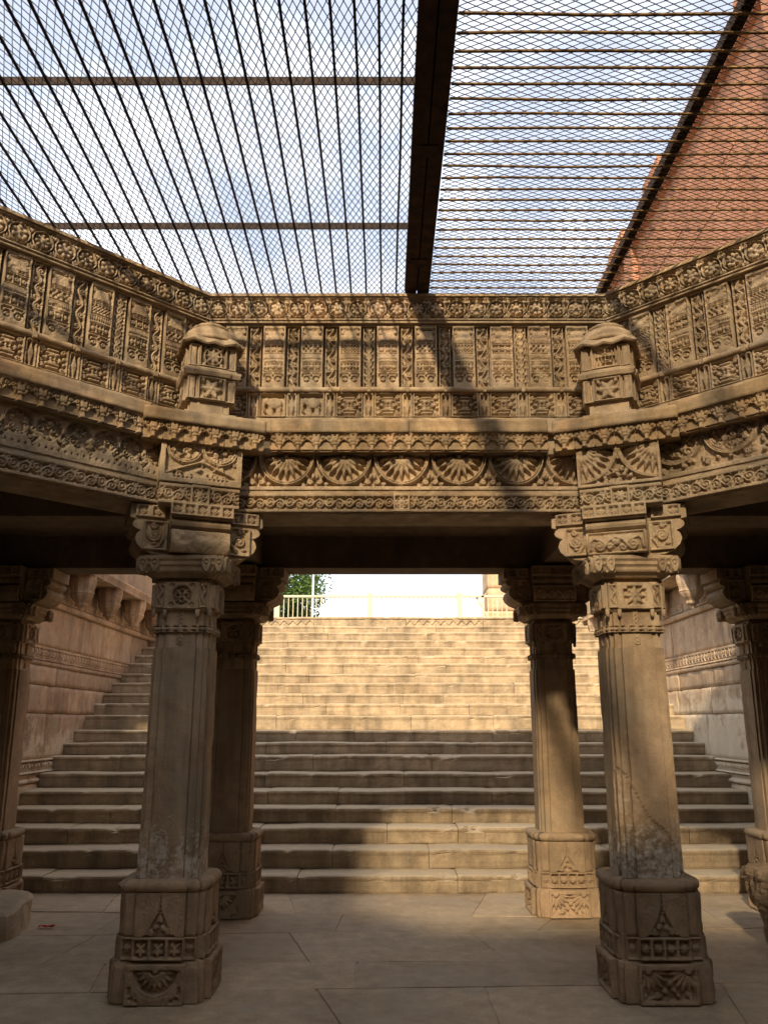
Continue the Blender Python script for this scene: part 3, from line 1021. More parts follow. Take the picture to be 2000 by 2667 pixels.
# ceiling slab: ring from the octagon out to the walls
inner = [fpt(PI / 4 * k, 3.60 * T8, 3.60)[:2] for k in range(8)]
outer = [(4.9, 7.95), (-4.9, 7.95), (-4.9, 7.95), (-4.9, -6.5), (-4.9, -6.5), (4.9, -6.5), (4.9, -6.5), (4.9, 7.95)]
inner = []
for k in range(8):
    inner.append(fpt(PI / 4 * k, 3.62 * T8, 3.62)[:2])        # right end of face k
oc = [(2.2, 7.95), (-4.9, 7.95), (-4.9, 4.0), (-4.9, -2.0), (-4.9, -6.5), (4.9, -6.5), (4.9, -2.0), (4.9, 4.0)]
oc = [(4.9, 7.95), (-4.9, 7.95), (-4.9, 3.5), (-4.9, .5), (-4.9, -6.5), (4.9, -6.5), (4.9, .5), (4.9, 3.5)]
V, F = [], []
for z in (3.24, 3.42):
    V += [(x, y, z) for x, y in inner] + [(x, y, z) for x, y in oc]
for k in range(8):
    j = (k + 1) % 8
    F += [(k, j, 8 + j, 8 + k), (16 + k, 24 + k, 24 + j, 16 + j), (k, 16 + k, 16 + j, j), (8 + k, 8 + j, 24 + j, 24 + k)]
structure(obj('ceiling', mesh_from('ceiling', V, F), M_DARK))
# plain parapets on the five sides the picture does not show; the near ones raised to set the floor's sun edge
for k in range(2, 7):
    a = PI / 4 * k
    top = 4.60 if k in (2, 6) else 4.70
    P4 = [fpt(a, -3.43 * T8, 3.43)[:2], fpt(a, 3.43 * T8, 3.43)[:2], fpt(a, 3.88 * T8, 3.88)[:2], fpt(a, -3.88 * T8, 3.88)[:2]]
    structure(obj('wall_parapet', mesh_from('wall_parapet', *prism(P4, 2.95, top)), M_CARVE))
# unseen mass added behind the viewer to keep sun off the near left pillar
structure(obj('wall_sun_blocker', box_mesh('wall', [(-5.6, -2.62, -2.7, -1.62, 3.4, 6.75)]), M_RED))

# beams carrying the ceiling
def beam(name, x0, x1, y0, y1, label, z0=2.94, z1=3.30):
    return tag(obj(name, box_mesh('beam', [(x0, x1, y0, y1, z0, z1)]), M_DARK), label, 'beam')
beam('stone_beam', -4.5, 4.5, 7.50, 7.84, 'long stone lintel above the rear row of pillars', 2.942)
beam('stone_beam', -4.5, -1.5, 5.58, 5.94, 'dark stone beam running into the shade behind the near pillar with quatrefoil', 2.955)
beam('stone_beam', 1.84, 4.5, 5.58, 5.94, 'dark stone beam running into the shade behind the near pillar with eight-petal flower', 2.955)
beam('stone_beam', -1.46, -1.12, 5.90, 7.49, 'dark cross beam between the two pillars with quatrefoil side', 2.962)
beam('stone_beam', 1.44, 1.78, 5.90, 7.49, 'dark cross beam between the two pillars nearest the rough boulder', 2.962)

# ------------------------------------------------------------------ octagon faces: lintels, ledges, parapets
ROS = [m_rosette(k) for k in range(4)]
VINE = [m_vine(k) for k in range(4)]
BALC = [m_balcony(k) for k in range(9)]
NICHE = [m_niche(0), m_niche(1)]
BALUS = m_baluster()
PEND = m_pendant()
FLOWER = m_flower_tile()
side_word = {0: 'facing the viewer', 1: 'on the slanting side towards the white cloud', -1: 'on the slanting side under the red wall'}
rp = random.Random(3)

def wall_box(name, parent, u0, u1, A0, A1, z0, z1, Aref, zref, mat, mitre=True):
    if mitre:
        P4 = [(u0 if abs(u0) < A0 * T8 - .01 else math.copysign(A0 * T8, u0), A0 - Aref), (u1 if abs(u1) < A0 * T8 - .01 else math.copysign(A0 * T8, u1), A0 - Aref),
              (math.copysign(A1 * T8, u1) if abs(u1) >= A0 * T8 - .01 else u1, A1 - Aref), (math.copysign(A1 * T8, u0) if abs(u0) >= A0 * T8 - .01 else u0, A1 - Aref)]
        me = mesh_from(name, *prism(P4, z0 - zref, z1 - zref))
    else:
        me = box_mesh(name, [(u0, u1, A0 - Aref, A1 - Aref, z0 - zref, z1 - zref)])
    return obj(name, me, mat, parent)

for sgn in (0, 1, -1):
    a = sgn * PI / 4
    vis = {0: (-9, 9), 1: (-1.05, 9), -1: (-9, 1.05)}[sgn]      # the far ends of the slanting faces leave the frame
    def seen(u): return vis[0] <= u <= vis[1]
    # ---- lintel
    lin = empty('carved_lintel', fpt(a, 0, 3.42, 2.94), a)
    tag(lin, {0: 'carved stone lintel with hanging half lotuses across the middle bay', 1: 'carved stone lintel with foliage medallions below the slanting parapet under white sky',
              -1: 'carved stone lintel with interlaced arcs and spirals below the red wall side'}[sgn], 'lintel')
    wall_box('lintel_core', lin, -9, 9, 3.520, 3.88, 2.952, 3.41, 3.42, 2.94, M_CARVE)
    if sgn == 0:
        widths = [(-1.16, -1.044, 0.1962 + .058 - .198 + .0, True)]
        # whole lotuses
        for k in range(-2, 3):
            obj('lotus_panel', m_lotus(kind=k % 2, seed=k), M_CARVE, lin, (-.05 + .3964 * k, 0, .158))
        w = .1180
        obj('lotus_panel', m_lotus(w, cx=-.05 - 3 * .3964 - (-1.041 - w / 2)), M_CARVE, lin, (-1.041 - w / 2, .001, .158))
        w = 1.16 - .941
        obj('lotus_panel', m_lotus(w, cx=-.05 + 3 * .3964 - (.941 + w / 2)), M_CARVE, lin, (.941 + w / 2, .001, .158))
        obj('moulding', box_mesh('moulding', [(-1.17, 1.17, .010, .07, .128, .160)]), M_CARVE, lin)
        for u0, u1, ph in ((-1.17, -.101, 0.4), (.001, 1.17, 2.0)):
            n_ = 2
            for q in range(n_):
                w = (u1 - u0) / n_
                obj('scroll_band', m_scroll_band(w, phase=ph + 2 * PI * q * w / .135, fine=(u0 > -.5)), M_CARVE, lin, (u0 + (q + .5) * w, -.004, .003))
        obj('flower_tile', FLOWER, M_CARVE, lin, (-.05, -.016, .002))
    else:
        ur = [sgn * (1.06 - .36 * k) for k in range(5)] if False else [sgn * (.98 - .36 * k) for k in range(6)]
        meds = [m_medallion_band(seed=10 * q + 2, arcs=(sgn < 0)) for q in range(2)]
        scr = m_scroll_band(.54, lam=.135, phase=.7, fine=True)
        for q, u in enumerate(ur):
            obj('medallion_panel', meds[q % 2], M_CARVE, lin, (u, 0, .158))
        obj('moulding', box_mesh('moulding', [(min(sgn * -1.0, sgn * 1.16), max(sgn * -1.0, sgn * 1.16), .010, .07, .128, .160)]), M_CARVE, lin)
        for q in range(4):
            obj('scroll_band', scr, M_CARVE, lin, (sgn * (.89 - .54 * q), -.004, .003))
    # ---- ledge
    led = empty('carved_ledge', fpt(a, 0, 3.30, 3.355), a)
    tag(led, {0: 'stone ledge with a row of leaf pendants above the half lotus lintel', 1: 'long stone ledge with leaf pendants rising towards the white cloud',
              -1: 'long stone ledge with leaf pendants rising under the red wall'}[sgn], 'ledge')
    e = .945
    u0, u1 = (-e, e) if sgn == 0 else ((-1.2, e) if sgn > 0 else (-e, 1.2))
    wall_box('ledge_slab', led, u0, u1, 3.345, 3.60, 3.362, 3.560, 3.30, 3.355, M_LEDGE, False)
    # fascia as two or three long blocks
    n_ = 2
    for q in range(n_):
        w = (u1 - u0) / n_
        r = Relief(w - .003, .094, .02, 0); r.wear(.006, 0)
        obj('fascia_block', r.mesh('fascia_block', .05), M_LEDGE, led, (u0 + (q + .5) * w, 0, .117))
    n_ = int(round((u1 - u0) / .1253)); p = (u1 - u0) / n_
    for q in range(n_):
        u = u0 + (q + .5) * p
        if seen(u): obj('leaf_pendant', PEND, M_LEDGE, led, (u, .014, -.004))
    # ---- parapet
    par = empty('carved_parapet', fpt(a, 0, 3.52, 3.57), a)
    tag(par, {0: 'carved parapet wall of balcony panels and rosettes across the middle', 1: 'carved parapet wall slanting away under the white cloud and rusty bars',
              -1: 'carved parapet wall slanting away below the red sandstone wall'}[sgn], 'parapet')
    wall_box('wall_core', par, -9, 9, 3.630, 3.88, 3.42, 4.595, 3.52, 3.57, M_CARVE)
    p = .2768
    off = -.141 if sgn == 0 else (.10 * sgn)
    i = 0
    for k in range(-6, 7):
        u = off + p * k
        if abs(u) < 1.34 and seen(u):
            kind = (k * 4 + 3 * (sgn + 1) + 5) % 9
            obj('balcony_panel', BALC[kind], M_CARVE, par, (u, .014, .330))
            nk = 1 if (sgn == 0 and k in (-3, -4 + 6 - 4)) else 0
            if sgn == 0 and k == -3: nk = 1
            obj('niche_panel', NICHE[nk], M_CARVE, par, (u, .022, .105))
        u2 = u + p / 2
        if abs(u2) < 1.40 and seen(u2):
            obj('scroll_strip', VINE[(k * 5 + sgn) % 4], M_CARVE, par, (u2, .030, .330))
            obj('baluster', BALUS, M_CARVE, par, (u2, .028, .105))
            obj('bracket_nub', box_mesh('nub', [(-.012, .012, 0, .06, 0, .034)]), M_CARVE, par, (u2, -.010, .288))
    # string course, seams broken in three lengths
    for q in range(3):
        w = 2.9 / 3
        r = Relief(w - .002, .036, .012, 0); r.h += .010 * np.sin(np.clip((r.V / .036), 0, 1) * PI) ; r.wear(.004, 0)
        obj('string_course', r.mesh('string_course', .06), M_CARVE, par, (-1.45 + (q + .5) * w, .010, .294))
    r = Relief(2.90, .112, .02, 0).wear(.003, 0)
    obj('base_course', r.mesh('base_course', .05), M_CARVE, par, (0, .034, -.008))
    fr = obj('frieze', mesh_from('frieze', *prism([(-3.50 * T8 - .0, -.012), (3.50 * T8, -.012), (3.61 * T8, .09), (-3.61 * T8, .09)], .826, .838)), M_CARVE, par)
    obj('frieze_shadow_moulding', box_mesh('moulding', [(-1.45, 1.45, .016, .07, .815, .8255)]), M_CARVE, par)
    n_ = 20; p = 2.92 / n_
    for q in range(n_):
        u = -1.46 + (q + .5) * p
        if seen(u): obj('rosette', ROS[(q * 3 + (q // 5) + sgn) % 4], M_CARVE, fr, (u, -.020, .840))
    cop = Relief(2.94, .012, .03, 0).wear(.004, 0)
    obj('coping_strip', mesh_from('coping', *prism([(-3.485 * T8, -.035), (3.485 * T8, -.035), (3.88 * T8, .36), (-3.88 * T8, .36)], 1.0305, 1.052)), M_LEDGE, par)

# ---- corners
FW8, FW6, FRET, SLOT = m_flower_window(), m_flower_window(n=6), m_fret(), m_diamond_slot()
SB = m_scroll_band(.205, fine=True, phase=.5)
F8, F8b = m_flower_tile(.118, .130, 8, True), m_flower_tile(.118, .130, 8, False)

def lathe(prof, n=28, flute=0, amt=0.0, smooth=True, name='lathe', ang0=0.0, span=2 * PI):
    V, F = [], []
    for r_, z in prof:
        for k in range(n):
            t = ang0 + span * k / n
            q = r_ * (1 + amt * math.cos(flute * t)) if flute else r_
            V.append((q * math.cos(t), q * math.sin(t), z))
    for i in range(len(prof) - 1):
        for k in range(n):
            j = (k + 1) % n
            F.append((i * n + k, i * n + j, (i + 1) * n + j, (i + 1) * n + k))
    F.append(tuple(range(n - 1, -1, -1)))
    F.append(tuple((len(prof) - 1) * n + k for k in range(n)))
    return mesh_from(name, V, F, smooth)

def sq_loft(levels, ratio=.72, dent=.10, name='loft', step=.05, worn=0.0, seed=0.0, smooth=False, cut=1.0):
    """stack of redented squares: levels (z, half width)"""
    base = [(.56, -.88), (.56, -.90), (.825, -.90), (.825, -.825), (.90, -.825), (.90, -.56), (.88, -.56)] if ratio == 'inset' else [(.55, -1), (.552, -.915), (.60, -.945), (.80, -.945), (.825, -.80), (.80, -.825), (.945, -.80), (.945, -.60), (.915, -.552), (1, -.55)] if ratio == 'col' else \
           [(ratio, -1), (ratio, -1 + dent), (1 - dent, -1 + dent), (1 - dent, -ratio), (1, -ratio)]
    damage = name == 'shaft' and 5 < seed < 8
    pts = []
    for q in range(4):
        c, s_ = (1, 0, -1, 0)[q], (0, 1, 0, -1)[q]
        pts += [(c * x - s_ * y, s_ * x + c * y) for x, y in base]
    hwm = max(l[1] for l in levels)
    ring = []
    for i in range(len(pts)):
        a, b = Vector(pts[i]), Vector(pts[(i + 1) % len(pts)])
        L = (b - a).length * hwm
        m = max(1, int(L / step))
        for k in range(m): ring.append((a.lerp(b, k / m), k == 0))
    V = []
    n = len(ring)
    for z, hw in levels:
        for p, corner in ring:
            x, y = p.x * hw, p.y * hw
            if worn:
                w = n3(x, y, z, 5, seed)
                w2 = n3(x, y, z, 17, seed + 4)
                q = 1 - worn * (.25 * w2 + (max(0, w - .05) * (2.2 if corner else .5)))
                x, y = x * q, y * q
                if damage:              # spalled face low on this pillar, a ragged crack line above it
                    edge = 1.02 - .32 * (x / .2) + .16 * n3(x, y, z, 5, 2.0)
                    if z < edge and y < -.05: y += min(.011, (edge - z) * 1.5) + .006 * n3(x, y, z, 22, 3.0) + .004 * n3(x, y, z, 50, 3.0)
            V.append((x, y, z))
    F = []
    for i in range(len(levels) - 1):
        for k in range(n):
            j = (k + 1) % n
            F.append((i * n + k, i * n + j, (i + 1) * n + j, (i + 1) * n + k))
    F.append(tuple(range(n - 1, -1, -1))); F.append(tuple((len(levels) - 1) * n + k for k in range(n)))
    return mesh_from(name, V, F, smooth)

for sgn in (1, -1):
    a = sgn * PI / 8
    where = {1: 'above the pillar with the quatrefoil', -1: 'above the pillar with the eight-petal flower'}[sgn]
    cb = empty('corner_block', fpt(a, -.045 * sgn, 3.455, 2.922), a)
    tag(cb, {1: 'carved corner block with twin foliage circles ', -1: 'carved corner block with quarter lotus flowers '}[sgn] + where, 'stone block')
    obj('block_core', box_mesh('block', [(-.264, .264, .062, .46, .144, .436), (-.250, .250, .062, .44, .002, .142)]), M_CARVE, cb)
    obj('corner_carving', m_corner_block(0 if sgn > 0 else 1), M_CARVE, cb, (0, 0, .145))
    for q in (-1, 1): obj('scroll_band', SB, M_CARVE, cb, (q * .157, .010, .004))
    obj('flower_tile', F8 if sgn > 0 else F8b, M_CARVE, cb, (0, -.006, .003))
    cl = empty('corner_ledge', fpt(a, -.045 * sgn, 3.365, 3.335), a)
    tag(cl, 'short turned ledge block with leaf pendants ' + where, 'ledge')
    obj('ledge_slab', box_mesh('slab', [(-.400, .400, .060, .36, .008, .188)]), M_LEDGE, cl)
    r = Relief(.800, .084, .02, 0).wear(.007, 0)
    obj('fascia_block', r.mesh('fascia_block', .10), M_LEDGE, cl, (0, -.002, .1100))
    for q in range(6): obj('leaf_pendant', PEND, M_LEDGE, cl, (-.331 + q * .1325, .014, -.003))
    # miniature domed shrine
    ks = empty('miniature_shrine', fpt(a, -.02 * sgn, 3.56, 3.525), a)
    ks.scale = (1.04, 1.04, 1.06)
    tag(ks, {1: 'little domed stone shrine with flower window on the corner ledge', -1: 'little domed stone shrine with fret lattice window on the corner ledge'}[sgn], 'shrine')
    obj('body', sq_loft([(0, .172), (.02, .172), (.02, .130), (.262, .130), (.262, .178), (.285, .190), (.300, .190), (.300, .165), (.318, .165), (.318, .130), (.490, .130)], .62, .05, 'body'), M_CARVE, ks)
    obj('lower_window', FW6, M_CARVE, ks, (0, -.168, .105))
    obj('upper_window', FW8 if sgn > 0 else FRET, M_CARVE, ks, (0, -.168, .325))
    for q in (-1, 1):
        obj('slot', SLOT, M_CARVE, ks, (q * .118, -.155, .105)); obj('slot', SLOT, M_CARVE, ks, (q * .118, -.155, .325))
        for q2 in (-1, 1):
            for zz in (.105, .325): obj('slot', SLOT, M_CARVE, ks, (q * .155, q2 * .118, zz), q * PI / 2)
        for zz, me in ((.105, FW6), (.325, FW8)):
            obj('side_window', me, M_CARVE, ks, (q * .168, 0, zz), q * PI / 2)
    # wavy eave
    V, F = [], []
    n = 64
    prof = [(.150, .482), (.196, .470), (.204, .480), (.190, .505), (.165, .522), (.150, .535)]
    for r_, z in prof:
        for k in range(n):
            t = 2 * PI * k / n
            sq = 1 / max(abs(math.cos(t)), abs(math.sin(t)))
            rr_ = r_ * min(sq, 1.24)
            V.append((rr_ * math.cos(t), rr_ * math.sin(t), z + .009 * math.cos(12 * t) * (r_ - .15) / .06 + (.010 if sq > 1.2 else 0)))
    for i in range(len(prof) - 1):
        for k in range(n):
            j = (k + 1) % n
            F.append((i * n + k, i * n + j, (i + 1) * n + j, (i + 1) * n + k))
    F += [tuple(range(n - 1, -1, -1)), tuple((len(prof) - 1) * n + k for k in range(n))]
    obj('eave', mesh_from('eave', V, F), M_CARVE, ks)
    obj('dome', lathe([(.176, .525), (.182, .540), (.176, .545), (.180, .560), (.168, .590), (.142, .615), (.112, .630), (.122, .634), (.122, .646), (.100, .662), (.06, .672), (.035, .676), (.03, .69), (.012, .70)], 48, 16, .018, name='dome'), M_CARVE, ks)
# ------------------------------------------------------------------ pillars
def worn_levels(z0, z1, hw0, hw1, n):
    return [(z0 + (z1 - z0) * k / n, hw0 + (hw1 - hw0) * k / n) for k in range(n + 1)]

def extrude(poly, half, axis):
    """poly of (a, z); extruded +-half along the other horizontal axis"""
    n = len(poly)
    mk = (lambda a, b, z: (a, b, z)) if axis == 'x' else (lambda a, b, z: (b, a, z))
    V = [mk(a, -half, z) for a, z in poly] + [mk(a, half, z) for a, z in poly]
    F = [tuple(range(n)), tuple(range(2 * n - 1, n - 1, -1))] + [(i, n + i, n + (i + 1) % n, (i + 1) % n) for i in range(n)]
    if axis != 'x': F = [f[::-1] for f in F]
    return V, F

def half_prof(L):
    return [(L - .210, 0), (L - .140, .010), (L - .085, .034), (L - .048, .068), (L - .034, .104), (L - .044, .138), (L - .066, .158),
            (L - .040, .168), (L - .018, .182), (L - .012, .200), (L - .022, .220), (L - .040, .230), (L + .004, .240), (L + .004, .334)]

def merge(*vf):
    V, F = [], []
    for v, f in vf:
        b = len(V); V += list(v); F += [tuple(i + b for i in q) for q in f]
    return V, F

CM = {}
CM['plinth'] = lambda s_: sq_loft([(0, .288), (.012, .297), (.06, .297), (.12, .296), (.19, .294), (.215, .288), (.228, .275)], 'inset', name='plinth', step=.03, worn=.05, seed=s_)
CM['upper_base'] = lambda s_: sq_loft(worn_levels(.226, .36, .268, .266, 4) + [(.365, .258)] + worn_levels(.37, .575, .257, .252, 6) + [(.592, .240)], 'inset', name='upper_base', step=.03, worn=.05, seed=s_)
CM['base_ring'] = lambda s_: sq_loft([(.588, .245), (.594, .262), (.606, .274), (.622, .279), (.638, .275), (.650, .262), (.656, .235)], 'col', name='base_ring', step=.03, worn=.06, seed=s_, smooth=True)
CM['shaft'] = lambda s_: sq_loft(worn_levels(.652, 2.022, .192, .186, 150 if 5 < s_ < 8 else 62), 'col', name='shaft', step=.012 if 5 < s_ < 8 else .022, worn=.036, seed=s_)
CM['neck'] = lambda s_: sq_loft(worn_levels(2.020, 2.270, .176, .176, 8), 'col', name='neck', step=.03, worn=.02, seed=s_)
CM['neck_block'] = lambda s_: sq_loft([(2.252, .190), (2.262, .203)] + worn_levels(2.27, 2.43, .205, .205, 5) + [(2.440, .196), (2.475, .18)], 'inset', name='neck_block', step=.03, worn=.02, seed=s_)
CM['abacus'] = lambda s_: sq_loft([(2.470, .215), (2.486, .232), (2.500, .262), (2.512, .270), (2.516, .262), (2.530, .266), (2.545, .282), (2.548, .276), (2.566, .278), (2.580, .292), (2.602, .294)], .80, .07, name='abacus', step=.06, worn=.012, seed=s_)

def m_volute():
    r = Relief(.056, .098, .0044, -.020)
    r.petal(0, .100, -PI / 2, 0, .098, .052, .004, pw=.45, ridge=.006)
    r.cutsd(np.abs(np.hypot(r.U, r.V - .062) - .015) - .003, -.008)
    r.cutsd(np.maximum(np.abs(r.U - .004) - .003, np.abs(r.V - .030) - .018), -.008)
    return r.wear(.001, 0).mesh('volute', .01)
def m_flank(W=.052, H=.150):
    r = Relief(W, H, .0044, 0)
    r.cut(-W / 2 + .008, W / 2 - .008, .010, H - .010, -.018)
    v = np.linspace(.01, H - .01, 20)
    r.stroke(np.stack([.009 * np.sin(v * 75), v], 1), .012, -.002)
    return r.wear(.0012, 0).mesh('leaf_slot', .02)
VOL, FLANK, BSTR, BSTR2 = m_volute(), m_flank(), m_bead_string(.105), m_bead_string(.075)
BB1, BB2 = m_bead_band(.232, .042), m_bead_band(.060, .042)
FIN = m_finial()
PLAINF = Relief(.064, .236, .02, 0).wear(.003, 0).mesh('plain_slab', .04)
MED = [m_col_medallion(0), m_col_medallion(1)]
BLOT = [m_base_lotus(0), m_base_lotus(1)]
BROW = [m_base_row(3, .295, .118, False), m_base_row(4, .295, .118, True)]
BFL = m_base_row(1, .068, .118, True)
SQ5, SQ2 = m_square_row(5, .400), m_square_row(2, .185)
CSC = {'front': None}
bend = lambda V: np.stack([V[:, 0], V[:, 1] + 1.2 * (V[:, 2] - .085) ** 2, V[:, 2]], 1)
def cap_mesh(kind):
    if kind in ('front', 'worn'):
        q = Relief  # curved face tile
        W, H = .372, .140
    return None

def capital_front(kind):
    W, H = .376, .140
    me = m_capital_scroll(W, H, kind)
    co = np.empty(len(me.vertices) * 3, dtype=np.float32)
    me.vertices.foreach_get('co', co)
    V = co.reshape(-1, 3)
    V[:, 1] += 5.2 * (np.clip(V[:, 2] - .090, -.09, .05)) ** 2
    me.vertices.foreach_set('co', V.ravel()); me.update()
    return me
CF = {'front': capital_front('front'), 'worn': capital_front('worn')}
CL, CR = m_capital_scroll(.150, .190, 'left'), m_capital_scroll(.150, .190, 'right')

def pillar(x, y, kind, caprot, label, seed, rich=True, zs=1.0):
    t = empty('stone_pillar', (x, y, 0))
    t.scale = (1, 1, zs)
    tag(t, label, 'pillar', 'carved pillars of the pavilion')
    parts = {}
    for k, f in CM.items():
        parts[k] = obj(k, f(seed), (M_COL if y < 6 else M_SHAFT) if k == 'shaft' else M_BASE if k in ('plinth', 'upper_base', 'base_ring') else M_CARVE, t)
    sides = ((0, 0, -1), (PI / 2, 1, 0), (-PI / 2, -1, 0)) if rich else ((0, 0, -1),)
    for rz, sx, sy in sides:
        def at(me, name, host, d, z, off=0.0):
            # off runs along the face
            ox, oy = (off, 0) if sx == 0 else (0, off * sx)
            return obj(name, me, M_BASE if z < .7 else M_CARVE, parts[host], (sx * d + ox, sy * d + oy, z), rz)
        at(BLOT[kind], 'base_lotus', 'plinth', .299, .008)
        at(BROW[kind], 'flower_niches', 'upper_base', .274, .232)
        for q in (-1, 1): at(BFL, 'flower_niches', 'upper_base', .258, .232, q * .182)
        at(FIN, 'finial_ornament', 'upper_base', .262, .352)
        for q in (-1, 1): at(PLAINF, 'plain_slab', 'upper_base', .246, .352, q * .180)
        at(MED[kind], 'medallion', 'neck_block', .212, 2.268)
        for q in (-1, 1): at(FLANK, 'leaf_slot', 'neck_block', .204, 2.275, q * .139)
        at(BB1, 'bead_band', 'neck', .1965, 2.120)
        for q in (-1, 1): at(BB2, 'bead_band', 'neck', .184, 2.120, q * .136)
        at(BSTR, 'bead_string', 'neck', .180, 2.160); at(BSTR2, 'bead_string', 'neck', .180, 2.040)
        for q in (-.245, -.165, .165, .245): at(VOL, 'volute', 'abacus', .300 if abs(q) < .2 else .292, 2.492, q)
    # drip studs under the neck block
    nub = lathe([(.004, 0), (.012, .008), (.014, .02), (.014, .05)], 8, name='nub')
    for q in (-.18, -.105, .105, .18):
        obj('drip_stud', nub, M_CARVE, parts['neck_block'], (q, -.195 if abs(q) < .15 else -.184, 2.215))
    hp = half_prof(.43)
    bar = [(-a, z) for a, z in hp[::-1]] + hp
    fp = half_prof(.335)
    arm = [(-a, z) for a, z in fp[::-1]] + fp
    # clockwise/ccw: bar goes top-left -> bottom-left -> bottom-right -> top-right
    cap = obj('bracket_capital', mesh_from('capital', *merge(extrude(bar, .196, 'x'), extrude([(a, z + .0006) for a, z in arm], .190, 'y'))), M_CARVE, t, (0, 0, 2.603), caprot)
    if rich:
        obj('flower_row', SQ5, M_CARVE, cap, (0, -.360, .246))
        for q in (-1, 1):
            obj('flower_row', SQ2, M_CARVE, cap, (q * .310, -.222, .246))
        obj('bracket_carving', CF['worn' if kind == 0 else 'front'], M_CARVE, cap, (0, -.346, .012))
        obj('bracket_carving', CL, M_CARVE, cap, (-.272, -.222, .032)); obj('bracket_carving', CR, M_CARVE, cap, (.272, -.222, .032))
    return t

pillar(-1.305, 5.50, 0, PI / 8, 'near carved pillar with a quatrefoil medallion and white bloom on its foot', 1.3)
pillar(1.62, 5.50, 1, -PI / 8, 'near carved pillar with an eight-petal flower block, crossed by a slanting shadow', 6.1)
pillar(-1.345, 7.63, 0, 0, 'rear dark pillar half hidden behind the pillar with the quatrefoil', 11.7)
pillar(1.53, 7.66, 1, 0, 'rear pillar with sunlit foot in front of the stairs', 15.2)
pillar(-3.46, 7.66, 0, 0, 'shaded pillar at the picture edge beside the low stone block', 21.0)
pillar(3.48, 7.66, 1, 0, 'shaded pillar at the picture edge behind the rough boulder', 27.0)

# ------------------------------------------------------------------ staircase
Z_E = [1889.5, 1833.5, 1786, 1744.5, 1707, 1668.5, 1631, 1603, 1576, 1544, 1519, 1497, 1474, 1454, 1432, 1415, 1398, 1382, 1365, 1351]
def z_of(px, Y):            # height on the vertical plane y=Y, from the measured line of the step edge
    v = -(px - 1106) / 1782
    return 1.55 + Y * (math.sin(rad(14.4)) + v * math.cos(rad(14.4))) / (math.cos(rad(14.4)) - v * math.sin(rad(14.4)))
YS = [8.44 + .355 * k + (.09 if k >= 5 else 0) for k in range(21)]
ZS = [z_of(p_, y_) for p_, y_ in zip(Z_E, YS)]
for k in range(1, len(ZS)):           # even out the risers a little
    pass
ZS.append(z_of(1332, YS[20]))
stairs = empty('staircase', (0, 8.44, 0))
tag(stairs, 'broad flight of worn sandstone steps climbing to the railing', 'staircase')
rs_ = random.Random(21)

def step_stone(L, h, depth, seed, rnd=.012):
    prof = [(.020, 0), (.014, .02), (.010, h * .35), (.006, h * .65), (-.004, h - .046), (-.010, h - .028), (-.006, h - .012), (.008, h - .003), (.032, h), (.10, h), (depth, h), (depth, 0)]
    n = max(4, int(L / .055))
    V, F = [], []
    m = len(prof)
    for i in range(n + 1):
        x = L * i / n
        ed = min(x, L - x)
        rnd_e = max(0, 1 - ed / .03)
        dip = max(0, n3(x, seed, 0, 1.3, seed)) * .015
        for j, (y, z) in enumerate(prof):
            w = n3(x, y, z, 7, seed) * .5 + n3(x, y, z, 21, seed) * .25
            front = 1 if 0 < j < 10 else 0
            chip = max(0, n3(x, z, 1.0, 6.5, seed + 9) - .30) * .10 if 4 <= j <= 8 else 0
            yy = y + front * (w * .013 + rnd_e * .007 + chip)
            zz = z - (dip + abs(w) * .006 + rnd_e * .005 + chip * .7 if j >= 5 and j < 11 else 0)
            V.append((x, yy, zz))
    for i in range(n):
        for j in range(m):
            k = (j + 1) % m
            F.append((i * m + j, (i + 1) * m + j, (i + 1) * m + k, i * m + k))
    F += [tuple(range(m)), tuple(n * m + j for j in range(m - 1, -1, -1))]
    return mesh_from('stone', V, F)

for k in range(21):
    z0 = 0 if k == 0 else ZS[k - 1]
    z1, y0 = ZS[k], YS[k]
    y1 = YS[k + 1] if k < 20 else YS[k] + .5
    st = obj('step', box_mesh('step', [(-4.2, 4.2, y0 + .05 - 8.44, y1 + .25 - 8.44, z0 - .25, z1 - .03)]), M_DARK, stairs)
    x = -4.16
    while x < 4.1:
        L = rs_.uniform(.7, 2.1)
        if x + L > 3.6: L = 4.16 - x
        if k == 20: break
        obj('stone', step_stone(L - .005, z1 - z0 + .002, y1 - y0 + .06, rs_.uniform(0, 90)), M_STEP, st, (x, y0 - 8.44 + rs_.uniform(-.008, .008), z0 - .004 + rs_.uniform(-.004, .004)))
        x += L
# carved edge of the top landing
yt = YS[20]
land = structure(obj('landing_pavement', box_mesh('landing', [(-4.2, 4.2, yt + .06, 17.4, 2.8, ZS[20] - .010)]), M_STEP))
x = -4.16
while x < 4.1:
    L = rs_.uniform(1.1, 1.9)
    if x + L > 3.5: L = 4.16 - x
    zz = ZS[20] - ZS[19]
    r = Relief(L - .006, zz * .72, .01, 0)
    n_ = max(2, int(L / .16)); p = L / n_
    if rs_.random() > .2:
        for q in range(n_):
            xx = -L / 2 + (q + .5) * p
            d = np.abs(np.abs(r.U - xx) - p / 2) * (zz * .42 / (p / 2))
            r.cutsd(np.maximum(np.abs(r.V - zz * .16 - d) - .012, np.abs(r.U - xx) - p / 2), -.022)
            r.cutsd(np.hypot(r.U - xx, r.V - zz * .50) - .020, -.018)
    r.wear(.006, 0)
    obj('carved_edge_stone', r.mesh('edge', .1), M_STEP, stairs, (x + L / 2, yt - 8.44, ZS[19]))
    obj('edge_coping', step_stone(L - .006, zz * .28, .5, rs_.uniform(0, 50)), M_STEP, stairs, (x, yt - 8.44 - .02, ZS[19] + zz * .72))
    x += L

